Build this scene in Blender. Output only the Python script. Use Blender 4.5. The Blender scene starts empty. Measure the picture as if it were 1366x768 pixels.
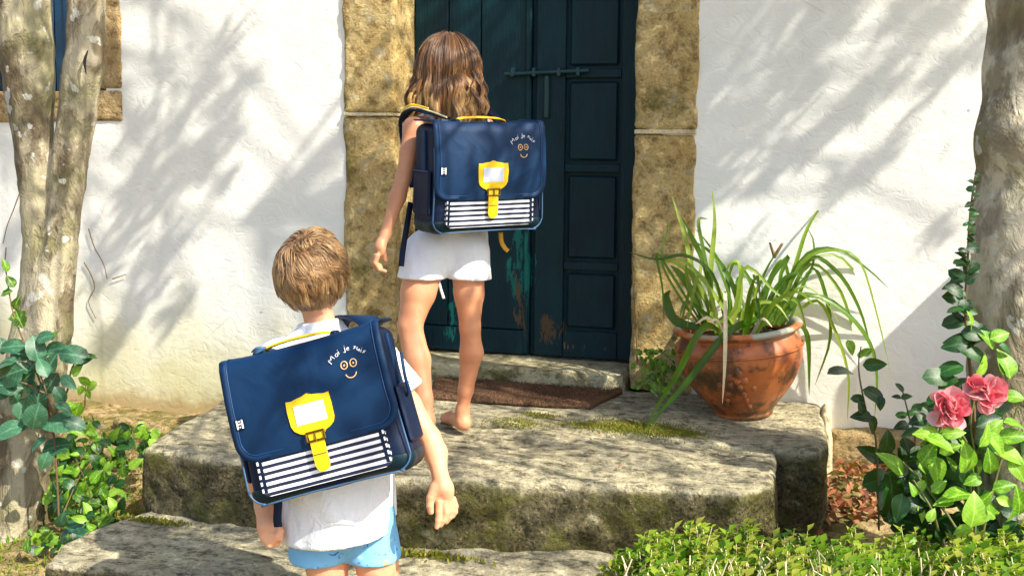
import bpy, math, random
import numpy as np
from math import radians, sin, cos, tan, pi
from mathutils import Vector, Matrix, Euler
random.seed(7); rng = np.random.default_rng(7)
S = bpy.context.scene
# ------------------------------------------------------------------ camera
FPX = 1368.0
YAW, PITCH, ROLL = radians(16), radians(5), radians(0.5)
PY0 = 205 + FPX*tan(PITCH)
CAM = np.array([4.0*sin(YAW)-.03, -4.0*cos(YAW), .9])
FW = np.array([-sin(YAW)*cos(PITCH), cos(YAW)*cos(PITCH), -sin(PITCH)])
_r = np.array([cos(YAW), sin(YAW), 0.]); _u = np.cross(_r, FW)
RT = _r*cos(ROLL)+_u*sin(ROLL); UP = -_r*sin(ROLL)+_u*cos(ROLL)
cd = bpy.data.cameras.new('camera'); cam = bpy.data.objects.new('camera', cd)
S.collection.objects.link(cam); S.camera = cam
cam.matrix_world = Matrix([[RT[i], UP[i], -FW[i], CAM[i]] for i in range(3)]+[[0, 0, 0, 1]])
cd.sensor_width = 36; cd.lens = 36*FPX/1366; cd.shift_y = (PY0-384)/1366; cd.clip_end = 2000
def ray(px, py): return FW+RT*(px-683)/FPX+UP*(PY0-py)/FPX
def P(px, py, d): return CAM+d*ray(px, py)                 # a photo pixel at a depth -> a point
def Wy(px, py, y=0.):                                      # ... on a plane parallel to the house wall
    v = ray(px, py); return CAM+v*(y-CAM[1])/v[1]
def Gz(px, py, z=0.):                                      # ... on a level plane
    v = ray(px, py); return CAM+v*(z-CAM[2])/v[2]
# ------------------------------------------------------------------ world, sun, exposure
SUNDIR = Vector((-.64, .28, -.71)).normalized()            # direction the light travels
w = bpy.data.worlds.new('World'); S.world = w; w.use_nodes = True
nt = w.node_tree; sky = nt.nodes.new('ShaderNodeTexSky'); sky.sky_type = 'NISHITA'; sky.sun_disc = False
bk = nt.nodes['Background']; bk.inputs[1].default_value = .15
nt.links.new(sky.outputs[0], bk.inputs[0])
ts = -SUNDIR
sky.sun_elevation = math.asin(ts.z); sky.sun_rotation = math.atan2(ts.x, ts.y)
sky.air_density = 1.0; sky.dust_density = 2.0
sl = bpy.data.lights.new('sun', 'SUN'); sl.energy = 4.6; sl.angle = radians(.55); sl.color = (1, .93, .80)
so = bpy.data.objects.new('sun', sl); S.collection.objects.link(so)
so.rotation_euler = SUNDIR.to_track_quat('-Z', 'Y').to_euler(); so.location = (3, -3, 5)
S.view_settings.view_transform = 'Standard'; S.view_settings.look = 'None'; S.view_settings.gamma = 1
S.view_settings.exposure = .95
# ------------------------------------------------------------------ object helpers
COL = S.collection
def mesh_np(name, V, F, smooth=True):
    me = bpy.data.meshes.new(name); V = np.asarray(V, dtype=np.float32)
    if isinstance(F, np.ndarray):
        n, k = F.shape
        me.vertices.add(len(V)); me.vertices.foreach_set('co', V.ravel())
        me.loops.add(n*k); me.loops.foreach_set('vertex_index', F.astype(np.int32).ravel())
        me.polygons.add(n); me.polygons.foreach_set('loop_start', np.arange(0, n*k, k, dtype=np.int32))
        me.polygons.foreach_set('loop_total', np.full(n, k, dtype=np.int32))
        me.update(calc_edges=True); me.validate()
    else:
        me.from_pydata([tuple(map(float, v)) for v in V], [], [tuple(map(int, f)) for f in F]); me.update()
    me.polygons.foreach_set('use_smooth', [smooth]*len(me.polygons))
    return me
def link(name, data, parent=None, m=None, label=None, kind=None):
    o = bpy.data.objects.new(name, data); COL.objects.link(o)
    if parent is not None: o.parent = parent
    if m is not None and data is not None and not data.materials: data.materials.append(m)
    if label: o['label'] = label
    if kind: o['kind'] = kind
    return o
def off(parent):                                            # world position of an unrotated parent chain
    v = np.zeros(3)
    while parent is not None: v += np.array(parent.location); parent = parent.parent
    return v
def wobj(name, V, F, m, parent=None, smooth=True, label=None, kind=None):   # V in world coordinates
    return link(name, mesh_np(name, np.asarray(V)-off(parent), F, smooth), parent, m, label, kind)
def thing(name, label, cat, loc=(0, 0, 0), rot=None, group=None):
    o = bpy.data.objects.new(name, None); COL.objects.link(o); o.location = loc; o.empty_display_size = .1
    if rot is not None: o.rotation_euler = rot
    o['label'] = label; o['category'] = cat
    if group: o['group'] = group
    return o
# ------------------------------------------------------------------ noise + signed distance modelling
def _h(ix, iy, iz, s):
    n = (ix*374761393 + iy*668265263 + iz*1440662683 + s*974634777) & 0xffffffff
    n = ((n ^ (n >> 13))*1274126177) & 0xffffffff
    return ((n ^ (n >> 16)) & 0xffff)/32767.5-1
def noise(X, Y, Z, seed=0):
    X, Y, Z = np.broadcast_arrays(X, Y, Z)
    xi, yi, zi = [np.floor(a).astype(np.int64) for a in (X, Y, Z)]
    fx, fy, fz = X-xi, Y-yi, Z-zi
    fx, fy, fz = [t*t*(3-2*t) for t in (fx, fy, fz)]
    r = 0
    for a in (0, 1):
        for b in (0, 1):
            for c in (0, 1):
                r = r+_h(xi+a, yi+b, zi+c, seed)*(fx if a else 1-fx)*(fy if b else 1-fy)*(fz if c else 1-fz)
    return r
def fbm(X, Y, Z, o=3, seed=0):
    r = 0; a = 1.; t = 0
    for i in range(o):
        r = r+a*noise(X*2**i, Y*2**i, Z*2**i, seed+i); t += a; a *= .5
    return r/t
def surfnet(F, org, h):
    nx, ny, nz = F.shape; s = F < 0
    cnt = sum(s[a:nx-1+a, b:ny-1+b, c:nz-1+c].astype(np.int8) for a in (0, 1) for b in (0, 1) for c in (0, 1))
    act = (cnt > 0) & (cnt < 8); I = np.argwhere(act); n = len(I)
    idx = -np.ones(act.shape, np.int64); idx[act] = np.arange(n)
    acc = np.zeros((n, 3)); c = np.zeros(n)
    cor = [(a, b, d) for a in (0, 1) for b in (0, 1) for d in (0, 1)]
    val = {q: F[I[:, 0]+q[0], I[:, 1]+q[1], I[:, 2]+q[2]] for q in cor}
    for p in cor:
        for ax in range(3):
            if p[ax]: continue
            q = list(p); q[ax] = 1; q = tuple(q)
            a, b = val[p], val[q]; m = (a < 0) != (b < 0)
            t = np.where(m, a/np.where(m, a-b, 1), 0)
            pos = np.tile(np.array(p, float), (n, 1)); pos[:, ax] += t
            acc += pos*m[:, None]; c += m
    V = (I+acc/c[:, None])*h+np.array(org); Q = []
    for ax in range(3):
        u, v = (ax+1) % 3, (ax+2) % 3
        sl0 = [slice(None)]*3; sl1 = [slice(None)]*3; sl0[ax] = slice(0, -1); sl1[ax] = slice(1, None)
        ch = s[tuple(sl0)] != s[tuple(sl1)]
        sg = s[tuple(sl0)]
        E = np.argwhere(ch)
        ok = (E[:, u] > 0) & (E[:, v] > 0) & (E[:, u] < F.shape[u]-1) & (E[:, v] < F.shape[v]-1); E = E[ok]
        if not len(E): continue
        def cell(du, dv):
            c_ = E.copy(); c_[:, u] += du; c_[:, v] += dv
            return idx[c_[:, 0], c_[:, 1], c_[:, 2]]
        q = np.stack([cell(-1, -1), cell(0, -1), cell(0, 0), cell(-1, 0)], 1)
        neg = ~sg[E[:, 0], E[:, 1], E[:, 2]]; q[neg] = q[neg][:, ::-1]
        Q.append(q)
    return V, np.concatenate(Q)
def grid(lo, hi, h):
    n = [int(math.ceil((hi[i]-lo[i])/h))+1 for i in range(3)]
    return [(lo[i]+h*np.arange(n[i])).reshape([-1 if j == i else 1 for j in range(3)]) for i in range(3)]
def smin(a, b, k):
    if k <= 0: return np.minimum(a, b)
    t = np.clip(.5+.5*(b-a)/k, 0, 1)
    return b*(1-t)+a*t-k*t*(1-t)
def d_cone(X, Y, Z, a, b, ra, rb):
    a = np.array(a, float); ab = np.array(b, float)-a; L = ab@ab+1e-12
    t = np.clip(((X-a[0])*ab[0]+(Y-a[1])*ab[1]+(Z-a[2])*ab[2])/L, 0, 1)
    return np.sqrt((X-a[0]-t*ab[0])**2+(Y-a[1]-t*ab[1])**2+(Z-a[2]-t*ab[2])**2)-(ra+(rb-ra)*t)
def d_ell(X, Y, Z, c, r, R=None):
    x, y, z = X-c[0], Y-c[1], Z-c[2]
    if R is not None: x, y, z = [R[0][i]*x+R[1][i]*y+R[2][i]*z for i in range(3)]
    k0 = np.sqrt((x/r[0])**2+(y/r[1])**2+(z/r[2])**2); k1 = np.sqrt((x/r[0]**2)**2+(y/r[1]**2)**2+(z/r[2]**2)**2)
    return k0*(k0-1)/np.maximum(k1, 1e-6)
def d_box(X, Y, Z, c, hs, rd, R=None):
    x, y, z = X-c[0], Y-c[1], Z-c[2]
    if R is not None: x, y, z = [R[0][i]*x+R[1][i]*y+R[2][i]*z for i in range(3)]
    q = [np.abs(v)-(s-rd) for v, s in zip((x, y, z), hs)]
    return np.sqrt(sum(np.maximum(v, 0)**2 for v in q))+np.minimum(np.maximum(np.maximum(q[0], q[1]), q[2]), 0)-rd
def d_poly(X, Y, pts):
    pts = np.array(pts); d = None; s = 1.
    n = len(pts); d = np.full(np.broadcast(X, Y).shape, 1e9); s = np.ones_like(d)
    for i in range(n):
        a, b = pts[i], pts[i-1]; e = b-a; wx, wy = X-a[0], Y-a[1]
        t = np.clip((wx*e[0]+wy*e[1])/(e@e), 0, 1)
        d = np.minimum(d, (wx-e[0]*t)**2+(wy-e[1]*t)**2)
        c1 = Y >= a[1]; c2 = Y < b[1]; c3 = e[0]*wy > e[1]*wx
        flip = (c1 & c2 & c3) | (~c1 & ~c2 & ~c3); s = np.where(flip, -s, s)
    return s*np.sqrt(d)
def field(prims, G, base=None):
    X, Y, Z = G; D = np.full((X.size, Y.size, Z.size), 1.) if base is None else base
    xs, ys, zs = X.ravel(), Y.ravel(), Z.ravel()
    for p in prims:
        k = p[-1]
        if p[0] == 'c':
            pts = np.array([p[1], p[2]]); m = max(p[3], p[4])+k+.03
        elif p[0] == 'e': pts = np.array([p[1]]); m = max(p[2])+k+.03
        else: pts = np.array([p[1]]); m = float(np.linalg.norm(p[2]))+k+.03
        lo, hi = pts.min(0)-m, pts.max(0)+m
        sl_ = tuple(slice(max(0, np.searchsorted(a, l)-1), np.searchsorted(a, hh)+1) for a, l, hh in zip((xs, ys, zs), lo, hi))
        x, y, z = X[sl_[0], :, :], Y[:, sl_[1], :], Z[:, :, sl_[2]]
        if 0 in (x.size, y.size, z.size): continue
        if p[0] == 'c': d = d_cone(x, y, z, *p[1:5])
        elif p[0] == 'e': d = d_ell(x, y, z, p[1], p[2], p[3])
        else: d = d_box(x, y, z, p[1], p[2], p[3], p[4])
        D[sl_] = smin(D[sl_], d, k)
    return D
def tubes(paths, radii, sides=3):                           # paths (N,K,3), radii (N,K)
    paths = np.asarray(paths, float); radii = np.asarray(radii, float); N, K, _ = paths.shape
    T = np.gradient(paths, axis=1); T /= np.linalg.norm(T, axis=2, keepdims=True)+1e-9
    ref = np.tile(np.array([.31, .52, .79]), (N, 1)); A = np.cross(T, ref[:, None, :]); A /= np.linalg.norm(A, axis=2, keepdims=True)+1e-9
    B = np.cross(T, A); an = 2*pi*np.arange(sides)/sides
    V = paths[:, :, None]+radii[:, :, None, None]*(A[:, :, None]*np.cos(an)[None, None, :, None]+B[:, :, None]*np.sin(an)[None, None, :, None])
    i = np.arange(N)[:, None, None]*K*sides+np.arange(K-1)[None, :, None]*sides; s = np.arange(sides)[None, None, :]; s2 = (s+1) % sides
    F = np.stack([i+s, i+s2, i+sides+s2, i+sides+s], -1).reshape(-1, 4)
    return V.reshape(-1, 3), F
def spline(pts, n):                                         # Catmull-Rom through pts
    p = np.array(pts, float); m = len(p)
    if m == 2: return p[0]+(p[1]-p[0])*np.linspace(0, 1, n)[:, None]
    q = np.vstack([2*p[0]-p[1], p, 2*p[-1]-p[-2]]); t = np.linspace(0, m-1-1e-9, n); i = t.astype(int); f = (t-i)[:, None]
    a, b, c, d = q[i], q[i+1], q[i+2], q[i+3]
    return .5*((2*b)+(-a+c)*f+(2*a-5*b+4*c-d)*f**2+(-a+3*b-3*c+d)*f**3)
def tube1(pts, r, n=24, sides=8):
    p = spline(pts, n); rr = np.interp(np.linspace(0, 1, n), np.linspace(0, 1, len(np.atleast_1d(r))), np.atleast_1d(r)) if np.size(r) > 1 else np.full(n, float(r))
    return tubes(p[None], rr[None], sides)
def join(*VF):
    V, F, n = [], [], 0
    for v, f in VF: V.append(v); F.append(np.asarray(f)+n); n += len(v)
    return np.vstack(V), np.vstack(F)
def box(c, s, R=None, bev=0.):                              # bevelled box as quads+tris via convex-ish grid
    c = np.array(c, float); s = np.array(s, float)/2
    V, F = [], []
    n = 4; t = np.array([-1, -1, 1, 1.]); o = np.array([0, 1, 1, 0])*1.
    g = {}
    for ax in range(3):
        u, v = (ax+1) % 3, (ax+2) % 3
        for sg in (-1, 1):
            b0 = len(V)
            for a in (-1, 1):
                for b in (-1, 1):
                    q = np.zeros(3); q[ax] = sg*s[ax]; q[u] = a*(s[u]-bev); q[v] = b*(s[v]-bev); V.append(q)
                    g[(ax, sg, a, b)] = len(V)-1
            f = [b0, b0+2, b0+3, b0+1]; F.append(f if sg > 0 else f[::-1])
    if bev > 0:
        def vid(ax, sgn): # vertex of face ax at corner signs sgn
            u, v = (ax+1) % 3, (ax+2) % 3; return g[(ax, sgn[ax], sgn[u], sgn[v])]
        for ax in range(3):
            u, v = (ax+1) % 3, (ax+2) % 3
            for a in (-1, 1):
                for b in (-1, 1):
                    s1 = [0]*3; s2 = [0]*3
                    s1[ax], s1[u], s1[v] = -1, a, b; s2[ax], s2[u], s2[v] = 1, a, b
                    f = [vid(u, s1), vid(u, s2), vid(v, s2), vid(v, s1)]; F.append(f if a*b < 0 else f[::-1])
        for a in (-1, 1):
            for b in (-1, 1):
                for d in (-1, 1):
                    sg = (a, b, d); f = [vid(0, sg), vid(1, sg), vid(2, sg)]; f.append(f[-1])
                    F.append(f if a*b*d > 0 else f[::-1])
    V = np.array(V)
    if R is not None: V = V@np.array(R).T
    F = [tuple(dict.fromkeys(f)) for f in F]
    return V+c, F
def boxobj(name, c, s, m, parent=None, R=None, bev=.002, label=None, local=False):
    V, F = box(c, s, R, bev)
    if not local: V = V-off(parent)
    return link(name, mesh_np(name, V, F, False), parent, m, label)
# ------------------------------------------------------------------ materials
def lin(r, g, b): return tuple(((c/255+.055)/1.055)**2.4 if c > 10 else c/255/12.92 for c in (r, g, b))+(1,)
class N:
    def __init__(s, name):
        s.m = bpy.data.materials.new(name); s.m.use_nodes = True; s.t = s.m.node_tree; s.b = s.t.nodes['Principled BSDF']
        s.tc = s.t.nodes.new('ShaderNodeTexCoord'); s.out = s.t.nodes['Material Output']
    def n(s, k, **kw):
        x = s.t.nodes.new('ShaderNode'+k)
        for a, v in kw.items(): setattr(x, a, v)
        return x
    def l(s, a, b): s.t.links.new(a, b)
    def co(s, sc=(1, 1, 1), rot=(0, 0, 0), loc=(0, 0, 0), src='Object'):
        mp = s.n('Mapping'); s.l(s.tc.outputs[src], mp.inputs[0])
        mp.inputs['Scale'].default_value = sc; mp.inputs['Rotation'].default_value = rot; mp.inputs['Location'].default_value = loc
        return mp.outputs[0]
    def noise(s, sc, det=4, rough=.55, vec=None, dist=0):
        x = s.n('TexNoise'); x.inputs['Scale'].default_value = sc; x.inputs['Detail'].default_value = det
        x.inputs['Roughness'].default_value = rough; x.inputs['Distortion'].default_value = dist
        s.l(vec or s.tc.outputs['Object'], x.inputs['Vector']); return x.outputs[0]
    def vor(s, sc, vec=None, feat='F1', rnd=1):
        x = s.n('TexVoronoi', feature=feat); x.inputs['Scale'].default_value = sc; x.inputs['Randomness'].default_value = rnd
        s.l(vec or s.tc.outputs['Object'], x.inputs['Vector']); return x.outputs[0]
    def ramp(s, f, stops, mode='LINEAR'):
        x = s.n('ValToRGB'); e = x.color_ramp.elements; x.color_ramp.interpolation = mode
        while len(e) < len(stops): e.new(.5)
        for i, (p, c) in enumerate(stops):
            e[i].position = p; e[i].color = c if isinstance(c, tuple) else (c, c, c, 1)
        s.l(f, x.inputs[0]); return x.outputs[0]
    def mix(s, f, a, b, mode='MIX'):
        x = s.n('Mix', data_type='RGBA', blend_type=mode)
        for v, i in ((f, 0), (a, 6), (b, 7)):
            if isinstance(v, (int, float)): x.inputs[i].default_value = v if i == 0 else (v, v, v, 1)
            elif isinstance(v, tuple): x.inputs[i].default_value = v
            else: s.l(v, x.inputs[i])
        return x.outputs[2]
    def math(s, op, a, b=0., c=0., clamp=False):
        x = s.n('Math', operation=op, use_clamp=clamp)
        for v, i in ((a, 0), (b, 1), (c, 2)):
            if isinstance(v, (int, float)): x.inputs[i].default_value = v
            else: s.l(v, x.inputs[i])
        return x.outputs[0]
    def sep(s, vec=None):
        x = s.n('SeparateXYZ'); s.l(vec or s.tc.outputs['Object'], x.inputs[0]); return x.outputs
    def bump(s, h, dist=.01, st=1.):
        x = s.n('Bump'); x.inputs['Strength'].default_value = st; x.inputs['Distance'].default_value = dist
        s.l(h, x.inputs['Height'])
        if s.b.inputs['Normal'].is_linked: s.l(s.b.inputs['Normal'].links[0].from_socket, x.inputs['Normal'])
        s.l(x.outputs[0], s.b.inputs['Normal'])
    def set(s, col=None, rough=None, **kw):
        if col is not None:
            if isinstance(col, tuple): s.b.inputs['Base Color'].default_value = col
            else: s.l(col, s.b.inputs['Base Color'])
        if rough is not None:
            if isinstance(rough, (int, float)): s.b.inputs['Roughness'].default_value = rough
            else: s.l(rough, s.b.inputs['Roughness'])
        for k, v in kw.items(): s.b.inputs[k.replace('_', ' ')].default_value = v
        return s
def smask(x, lo, hi, s):                                    # smoothstep mask via map range
    m = s.n('MapRange', interpolation_type='SMOOTHSTEP'); s.l(x, m.inputs[0])
    m.inputs[1].default_value = lo; m.inputs[2].default_value = hi; return m.outputs[0]
def simple(name, c, rough=.6, var=.15, sc=40, bump=0, bsc=300, **kw):
    s = N(name); f = s.noise(sc, 4)
    dk = tuple(v*(1-var) for v in c[:3])+(1,); lt = tuple(min(1, v*(1+var)) for v in c[:3])+(1,)
    s.set(s.mix(f, dk, lt), rough, **kw)
    if bump: s.bump(s.noise(bsc, 3), bump)
    return s.m
# plaster
def m_plaster():
    s = N('plaster'); big = s.noise(1.3, 3); mid = s.noise(7, 5, .6)
    c = s.mix(s.ramp(big, [(.35, 0.), (.7, 1.)]), lin(226, 227, 221), lin(239, 237, 229))
    c = s.mix(s.math('MULTIPLY', s.ramp(mid, [(.5, 0.), (.75, 1.)]), .35), c, lin(213, 216, 208))
    x, y, z = s.sep()
    low = smask(s.math('ADD', z, s.math('MULTIPLY', s.math('SUBTRACT', s.noise(2.2, 4), .5), .9)), .46, -.26, s)
    left = smask(x, .4, -1.0, s)
    c = s.mix(s.math('MULTIPLY', s.math('MULTIPLY', low, left), .8), c, lin(204, 196, 138))
    c = s.mix(s.math('MULTIPLY', low, .22), c, lin(196, 190, 150))
    foot = smask(s.math('ADD', z, s.math('MULTIPLY', s.math('SUBTRACT', s.noise(14, 4), .5), .16)), -.12, -.22, s)
    foot = s.math('MULTIPLY', foot, left)
    c = s.mix(s.math('MULTIPLY', foot, .8), c, lin(168, 140, 92))
    # vertical runs
    st = s.noise(1, 5, .6, s.co((9, 1, .5))); st = s.ramp(st, [(.56, 0.), (.72, 1.)])
    c = s.mix(s.math('MULTIPLY', st, s.math('MULTIPLY', low, .4)), c, lin(150, 132, 88))
    # specks and hairline cracks
    sp = s.ramp(s.vor(9), [(.0, 1.), (.03, 0.)], 'CONSTANT')
    wv = s.vor(1.1, s.co((1, 1, .8)), 'DISTANCE_TO_EDGE')
    ck = s.ramp(s.math('ADD', s.vor(1.7, None, 'DISTANCE_TO_EDGE'), s.math('MULTIPLY', s.noise(5, 5), .05)), [(.0, 0.), (.024, 1.), (.027, 0.)])
    ck = s.math('MULTIPLY', ck, s.ramp(s.noise(1.9, 2), [(.56, 0.), (.62, 1.)]))
    c = s.mix(s.math('MULTIPLY', ck, .25), c, lin(150, 140, 112))
    d = s.ramp(s.vor(4.3), [(.0, 1.), (.022, 0.)], 'CONSTANT')
    c = s.mix(s.math('MULTIPLY', d, .6), c, lin(120, 110, 96))
    s.set(c, .85, Specular_IOR_Level=.2)
    tw = s.noise(16, 4, .6, s.co((1, 1, 1.25), (0, .5, 0)), 1.2)
    s.bump(s.ramp(tw, [(.3, 0.), (.47, .6), (.5, .62), (.7, 1.)]), .004, .36)
    s.bump(s.noise(60, 4, .7, None, .8), .0012, .5)
    s.bump(s.noise(4.5, 3), .012, .35)
    s.bump(s.noise(260, 3), .001, .5)
    return s.m
def m_stone(name, a, b, dark, moss=0., mossz=True, bsc=26, depth=.012, lich=.3):
    s = N(name); n1 = s.noise(5, 6, .65); n2 = s.noise(22, 6, .7); n3 = s.noise(90, 3, .7)
    c = s.mix(s.ramp(n1, [(.35, 0.), (.65, 1.)]), a, b)
    pit = s.ramp(n2, [(.36, 1.), (.5, 0.)])
    c = s.mix(s.math('MULTIPLY', pit, .75), c, dark)
    c = s.mix(s.math('MULTIPLY', s.ramp(n3, [(.3, 1.), (.48, 0.)]), .5), c, dark)
    li = s.ramp(s.noise(13, 5, .6, s.co(loc=(3, 1, 7))), [(.58, 0.), (.66, 1.)])
    c = s.mix(s.math('MULTIPLY', li, lich), c, lin(205, 200, 175))
    if moss:
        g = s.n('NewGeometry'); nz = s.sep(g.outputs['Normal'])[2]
        mm = s.ramp(s.noise(3.3, 6, .65, s.co(loc=(5, 2, 1))), [(.58-.16*moss, 0.), (.70-.12*moss, 1.)])
        mc = s.mix(n2, lin(52, 58, 22), lin(112, 112, 44))
        side = s.ramp(nz, [(.3, 1.), (.8, .12)])
        c = s.mix(s.math('MULTIPLY', s.math('MULTIPLY', mm, side), .85), c, mc)
    if moss > .5:                                           # treads: grey weather stains; risers: dark crusted dirt and moss below a worn pale lip
        str_ = s.noise(6, 6, .7, s.co((.7, 2.6, 2)), .8); c = s.mix(s.math('MULTIPLY', s.ramp(str_, [(.50, 0.), (.64, 1.)]), .45), c, lin(118, 115, 100))
        c = s.mix(s.math('MULTIPLY', s.ramp(s.noise(26, 5, .75, s.co((.5, 1.5, 1.5))), [(.54, 0.), (.62, 1.)]), .7), c, lin(52, 50, 40))
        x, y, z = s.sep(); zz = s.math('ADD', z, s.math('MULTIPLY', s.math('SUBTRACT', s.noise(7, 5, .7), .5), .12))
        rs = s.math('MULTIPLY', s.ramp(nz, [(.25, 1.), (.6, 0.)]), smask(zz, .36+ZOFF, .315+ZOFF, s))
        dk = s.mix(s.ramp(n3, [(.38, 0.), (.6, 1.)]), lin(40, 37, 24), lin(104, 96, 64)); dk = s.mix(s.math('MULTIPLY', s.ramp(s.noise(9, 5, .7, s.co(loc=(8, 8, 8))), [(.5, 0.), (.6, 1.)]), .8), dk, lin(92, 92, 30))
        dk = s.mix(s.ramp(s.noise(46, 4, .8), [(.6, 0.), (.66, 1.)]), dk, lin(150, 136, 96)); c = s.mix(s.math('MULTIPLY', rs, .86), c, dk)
    s.set(c, .92, Specular_IOR_Level=.15)
    s.bump(s.ramp(n2, [(.3, 0.), (.6, 1.)]), depth, 1.)
    s.bump(s.noise(bsc*2.6, 4, .7, None, 1.5), depth*.5, .8); s.bump(n3, .002, .8)
    return s.m
def m_leaf(name, cols, rough=.38, trans=.35, sc=30, veins=False):
    s = N(name); oi = s.n('ObjectInfo'); at = s.n('Attribute', attribute_name='rnd')
    f = s.math('FRACT', s.math('ADD', oi.outputs['Random'], at.outputs['Fac']))
    c = s.ramp(f, [(i/(len(cols)-1), cc) for i, cc in enumerate(cols)])
    c = s.mix(s.math('MULTIPLY', s.noise(sc, 3), .45), c, tuple(v*.55 for v in cols[0][:3])+(1,))
    if veins:                                               # each leaf's own x runs across, y along the midrib
        c = s.mix(s.math('MULTIPLY', s.ramp(s.noise(3.2, 3), [(.5, 0.), (.66, 1.)]), .45), c, tuple(min(1, v*1.6+.02) for v in cols[-1][:3])+(1,))
        x, y, z = s.sep(); ax = s.math('ABSOLUTE', x); mid_ = s.ramp(ax, [(.012, 1.), (.03, 0.)])
        vn_ = s.math('ABSOLUTE', s.math('SUBTRACT', s.math('FRACT', s.math('MULTIPLY', s.math('SUBTRACT', y, s.math('MULTIPLY', ax, .8)), 8.)), .5)); vn_ = s.ramp(vn_, [(.04, 1.), (.12, 0.)])
        vv = s.math('MAXIMUM', mid_, s.math('MULTIPLY', vn_, .5)); c = s.mix(s.math('MULTIPLY', vv, .45), c, tuple(min(1, v*1.5+.05) for v in cols[-1][:3])+(1,)); s.bump(vv, .02, -.4)
    s.set(c, rough, Specular_IOR_Level=.35)
    tr = s.n('BsdfTranslucent'); s.l(c if name == 'petal' else s.mix(.5, c, lin(170, 200, 40)), tr.inputs[0])
    mx = s.n('MixShader'); mx.inputs[0].default_value = trans
    s.l(s.b.outputs[0], mx.inputs[1]); s.l(tr.outputs[0], mx.inputs[2]); s.l(mx.outputs[0], s.out.inputs[0])
    s.bump(s.noise(120, 2), .0006, .5)
    return s.m
M = {}
ZOFF = .09                                                   # steps are modelled about an origin .45 below the tread
M['plaster'] = m_plaster()
M['jamb'] = m_stone('jamb stone', lin(208, 176, 112), lin(238, 214, 154), lin(128, 100, 54), .18, bsc=30, depth=.018, lich=.55)
M['sill'] = m_stone('sill stone', lin(186, 156, 106), lin(206, 180, 134), lin(96, 72, 42), 0)
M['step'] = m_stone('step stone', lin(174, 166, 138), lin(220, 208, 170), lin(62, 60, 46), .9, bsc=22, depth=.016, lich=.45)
M['thresh'] = m_stone('threshold stone', lin(188, 176, 134), lin(206, 196, 158), lin(92, 84, 52), .4)
M['mortar'] = m_stone('mortar', lin(206, 190, 150), lin(222, 208, 172), lin(140, 118, 84), .1, depth=.006)
M['footing'] = m_stone('footing stone', lin(176, 152, 106), lin(196, 172, 124), lin(90, 74, 44), .1, depth=.02)
def m_ground():
    s = N('ground'); n1 = s.noise(3, 6, .6); n2 = s.noise(34, 6, .7)
    c = s.mix(s.ramp(n1, [(.35, 0.), (.65, 1.)]), lin(150, 126, 86), lin(186, 164, 118))
    c = s.mix(s.ramp(n2, [(.35, 1.), (.55, 0.)]), c, lin(82, 64, 40))
    g = s.ramp(s.noise(5.5, 5, .6, s.co(loc=(4, 4, 4))), [(.5, 0.), (.6, 1.)]); c = s.mix(s.math('MULTIPLY', g, .7), c, lin(92, 92, 36))
    s.set(c, .95, Specular_IOR_Level=.1); s.bump(n2, .02); s.bump(s.noise(150, 4), .004); return s.m
M['ground'] = m_ground()
def m_bark(name, a, b, dark, grn):
    s = N(name); v = s.co((1, 1, .55)); n1 = s.noise(5.5, 5, .6, v, .6); n2 = s.noise(24, 5, .65, v, .8)
    c = s.mix(s.ramp(n1, [(.38, 0.), (.47, .35), (.5, .9), (.66, 1.)]), a, b)
    c = s.mix(s.math('MULTIPLY', s.ramp(s.noise(9, 4, .6, s.co((1, 1, .6), loc=(2, 7, 3))), [(.5, 0.), (.6, 1.)]), .6), c, dark)
    c = s.mix(s.math('MULTIPLY', s.ramp(s.noise(4, 4, .6, s.co(loc=(9, 7, 3))), [(.48, 0.), (.62, 1.)]), .5), c, grn)
    pl = s.ramp(s.noise(17, 3, .5, s.co(loc=(1, 3, 8))), [(.64, 0.), (.665, 1.)]); c = s.mix(s.math('MULTIPLY', pl, .75), c, lin(196, 196, 184))
    dots = s.ramp(s.vor(42), [(.0, 1.), (.13, 0.)]); c = s.mix(s.math('MULTIPLY', dots, .5), c, lin(62, 52, 36))
    s.set(c, .8, Specular_IOR_Level=.25)
    s.bump(s.ramp(n1, [(.4, 0.), (.5, 1.)]), .007, .9); s.bump(s.ramp(n2, [(.35, 0.), (.6, 1.)]), .006, .8); s.bump(s.noise(120, 3), .0015, .6)
    return s.m
M['barkL'] = m_bark('mottled bark', lin(112, 101, 78), lin(172, 162, 136), lin(78, 64, 46), lin(112, 116, 66))
M['barkR'] = m_bark('pale bark', lin(128, 118, 94), lin(196, 187, 164), lin(90, 78, 56), lin(126, 124, 82))
M['bluegreen'] = m_leaf('bluish leaf', [lin(22, 60, 40), lin(40, 88, 62), lin(74, 122, 90)], .35, .15, veins=True)
M['ivy'] = m_leaf('ivy leaf', [lin(20, 50, 12), lin(60, 108, 24), lin(128, 172, 50)], .4, .3, veins=True)
M['dkleaf'] = m_leaf('glossy dark leaf', [lin(8, 34, 14), lin(18, 60, 20), lin(40, 92, 30)], .28, .12, veins=True)
M['ltleaf'] = m_leaf('light leaf', [lin(78, 134, 22), lin(118, 172, 38), lin(156, 198, 66)], .35, .35, veins=True)
M['blade'] = m_leaf('strap leaf', [lin(44, 84, 16), lin(84, 124, 28), lin(156, 176, 66)], .35, .4, 60)
M['hedge'] = m_leaf('hedge leaf', [lin(34, 74, 12), lin(96, 144, 24), lin(150, 182, 46), lin(196, 190, 84)], .45, .45)
M['crown'] = m_leaf('crown leaf', [lin(46, 84, 28), lin(90, 130, 46)], .4, .3)
M['moss'] = m_leaf('moss', [lin(88, 92, 24), lin(150, 146, 44)], .8, .2)
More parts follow.
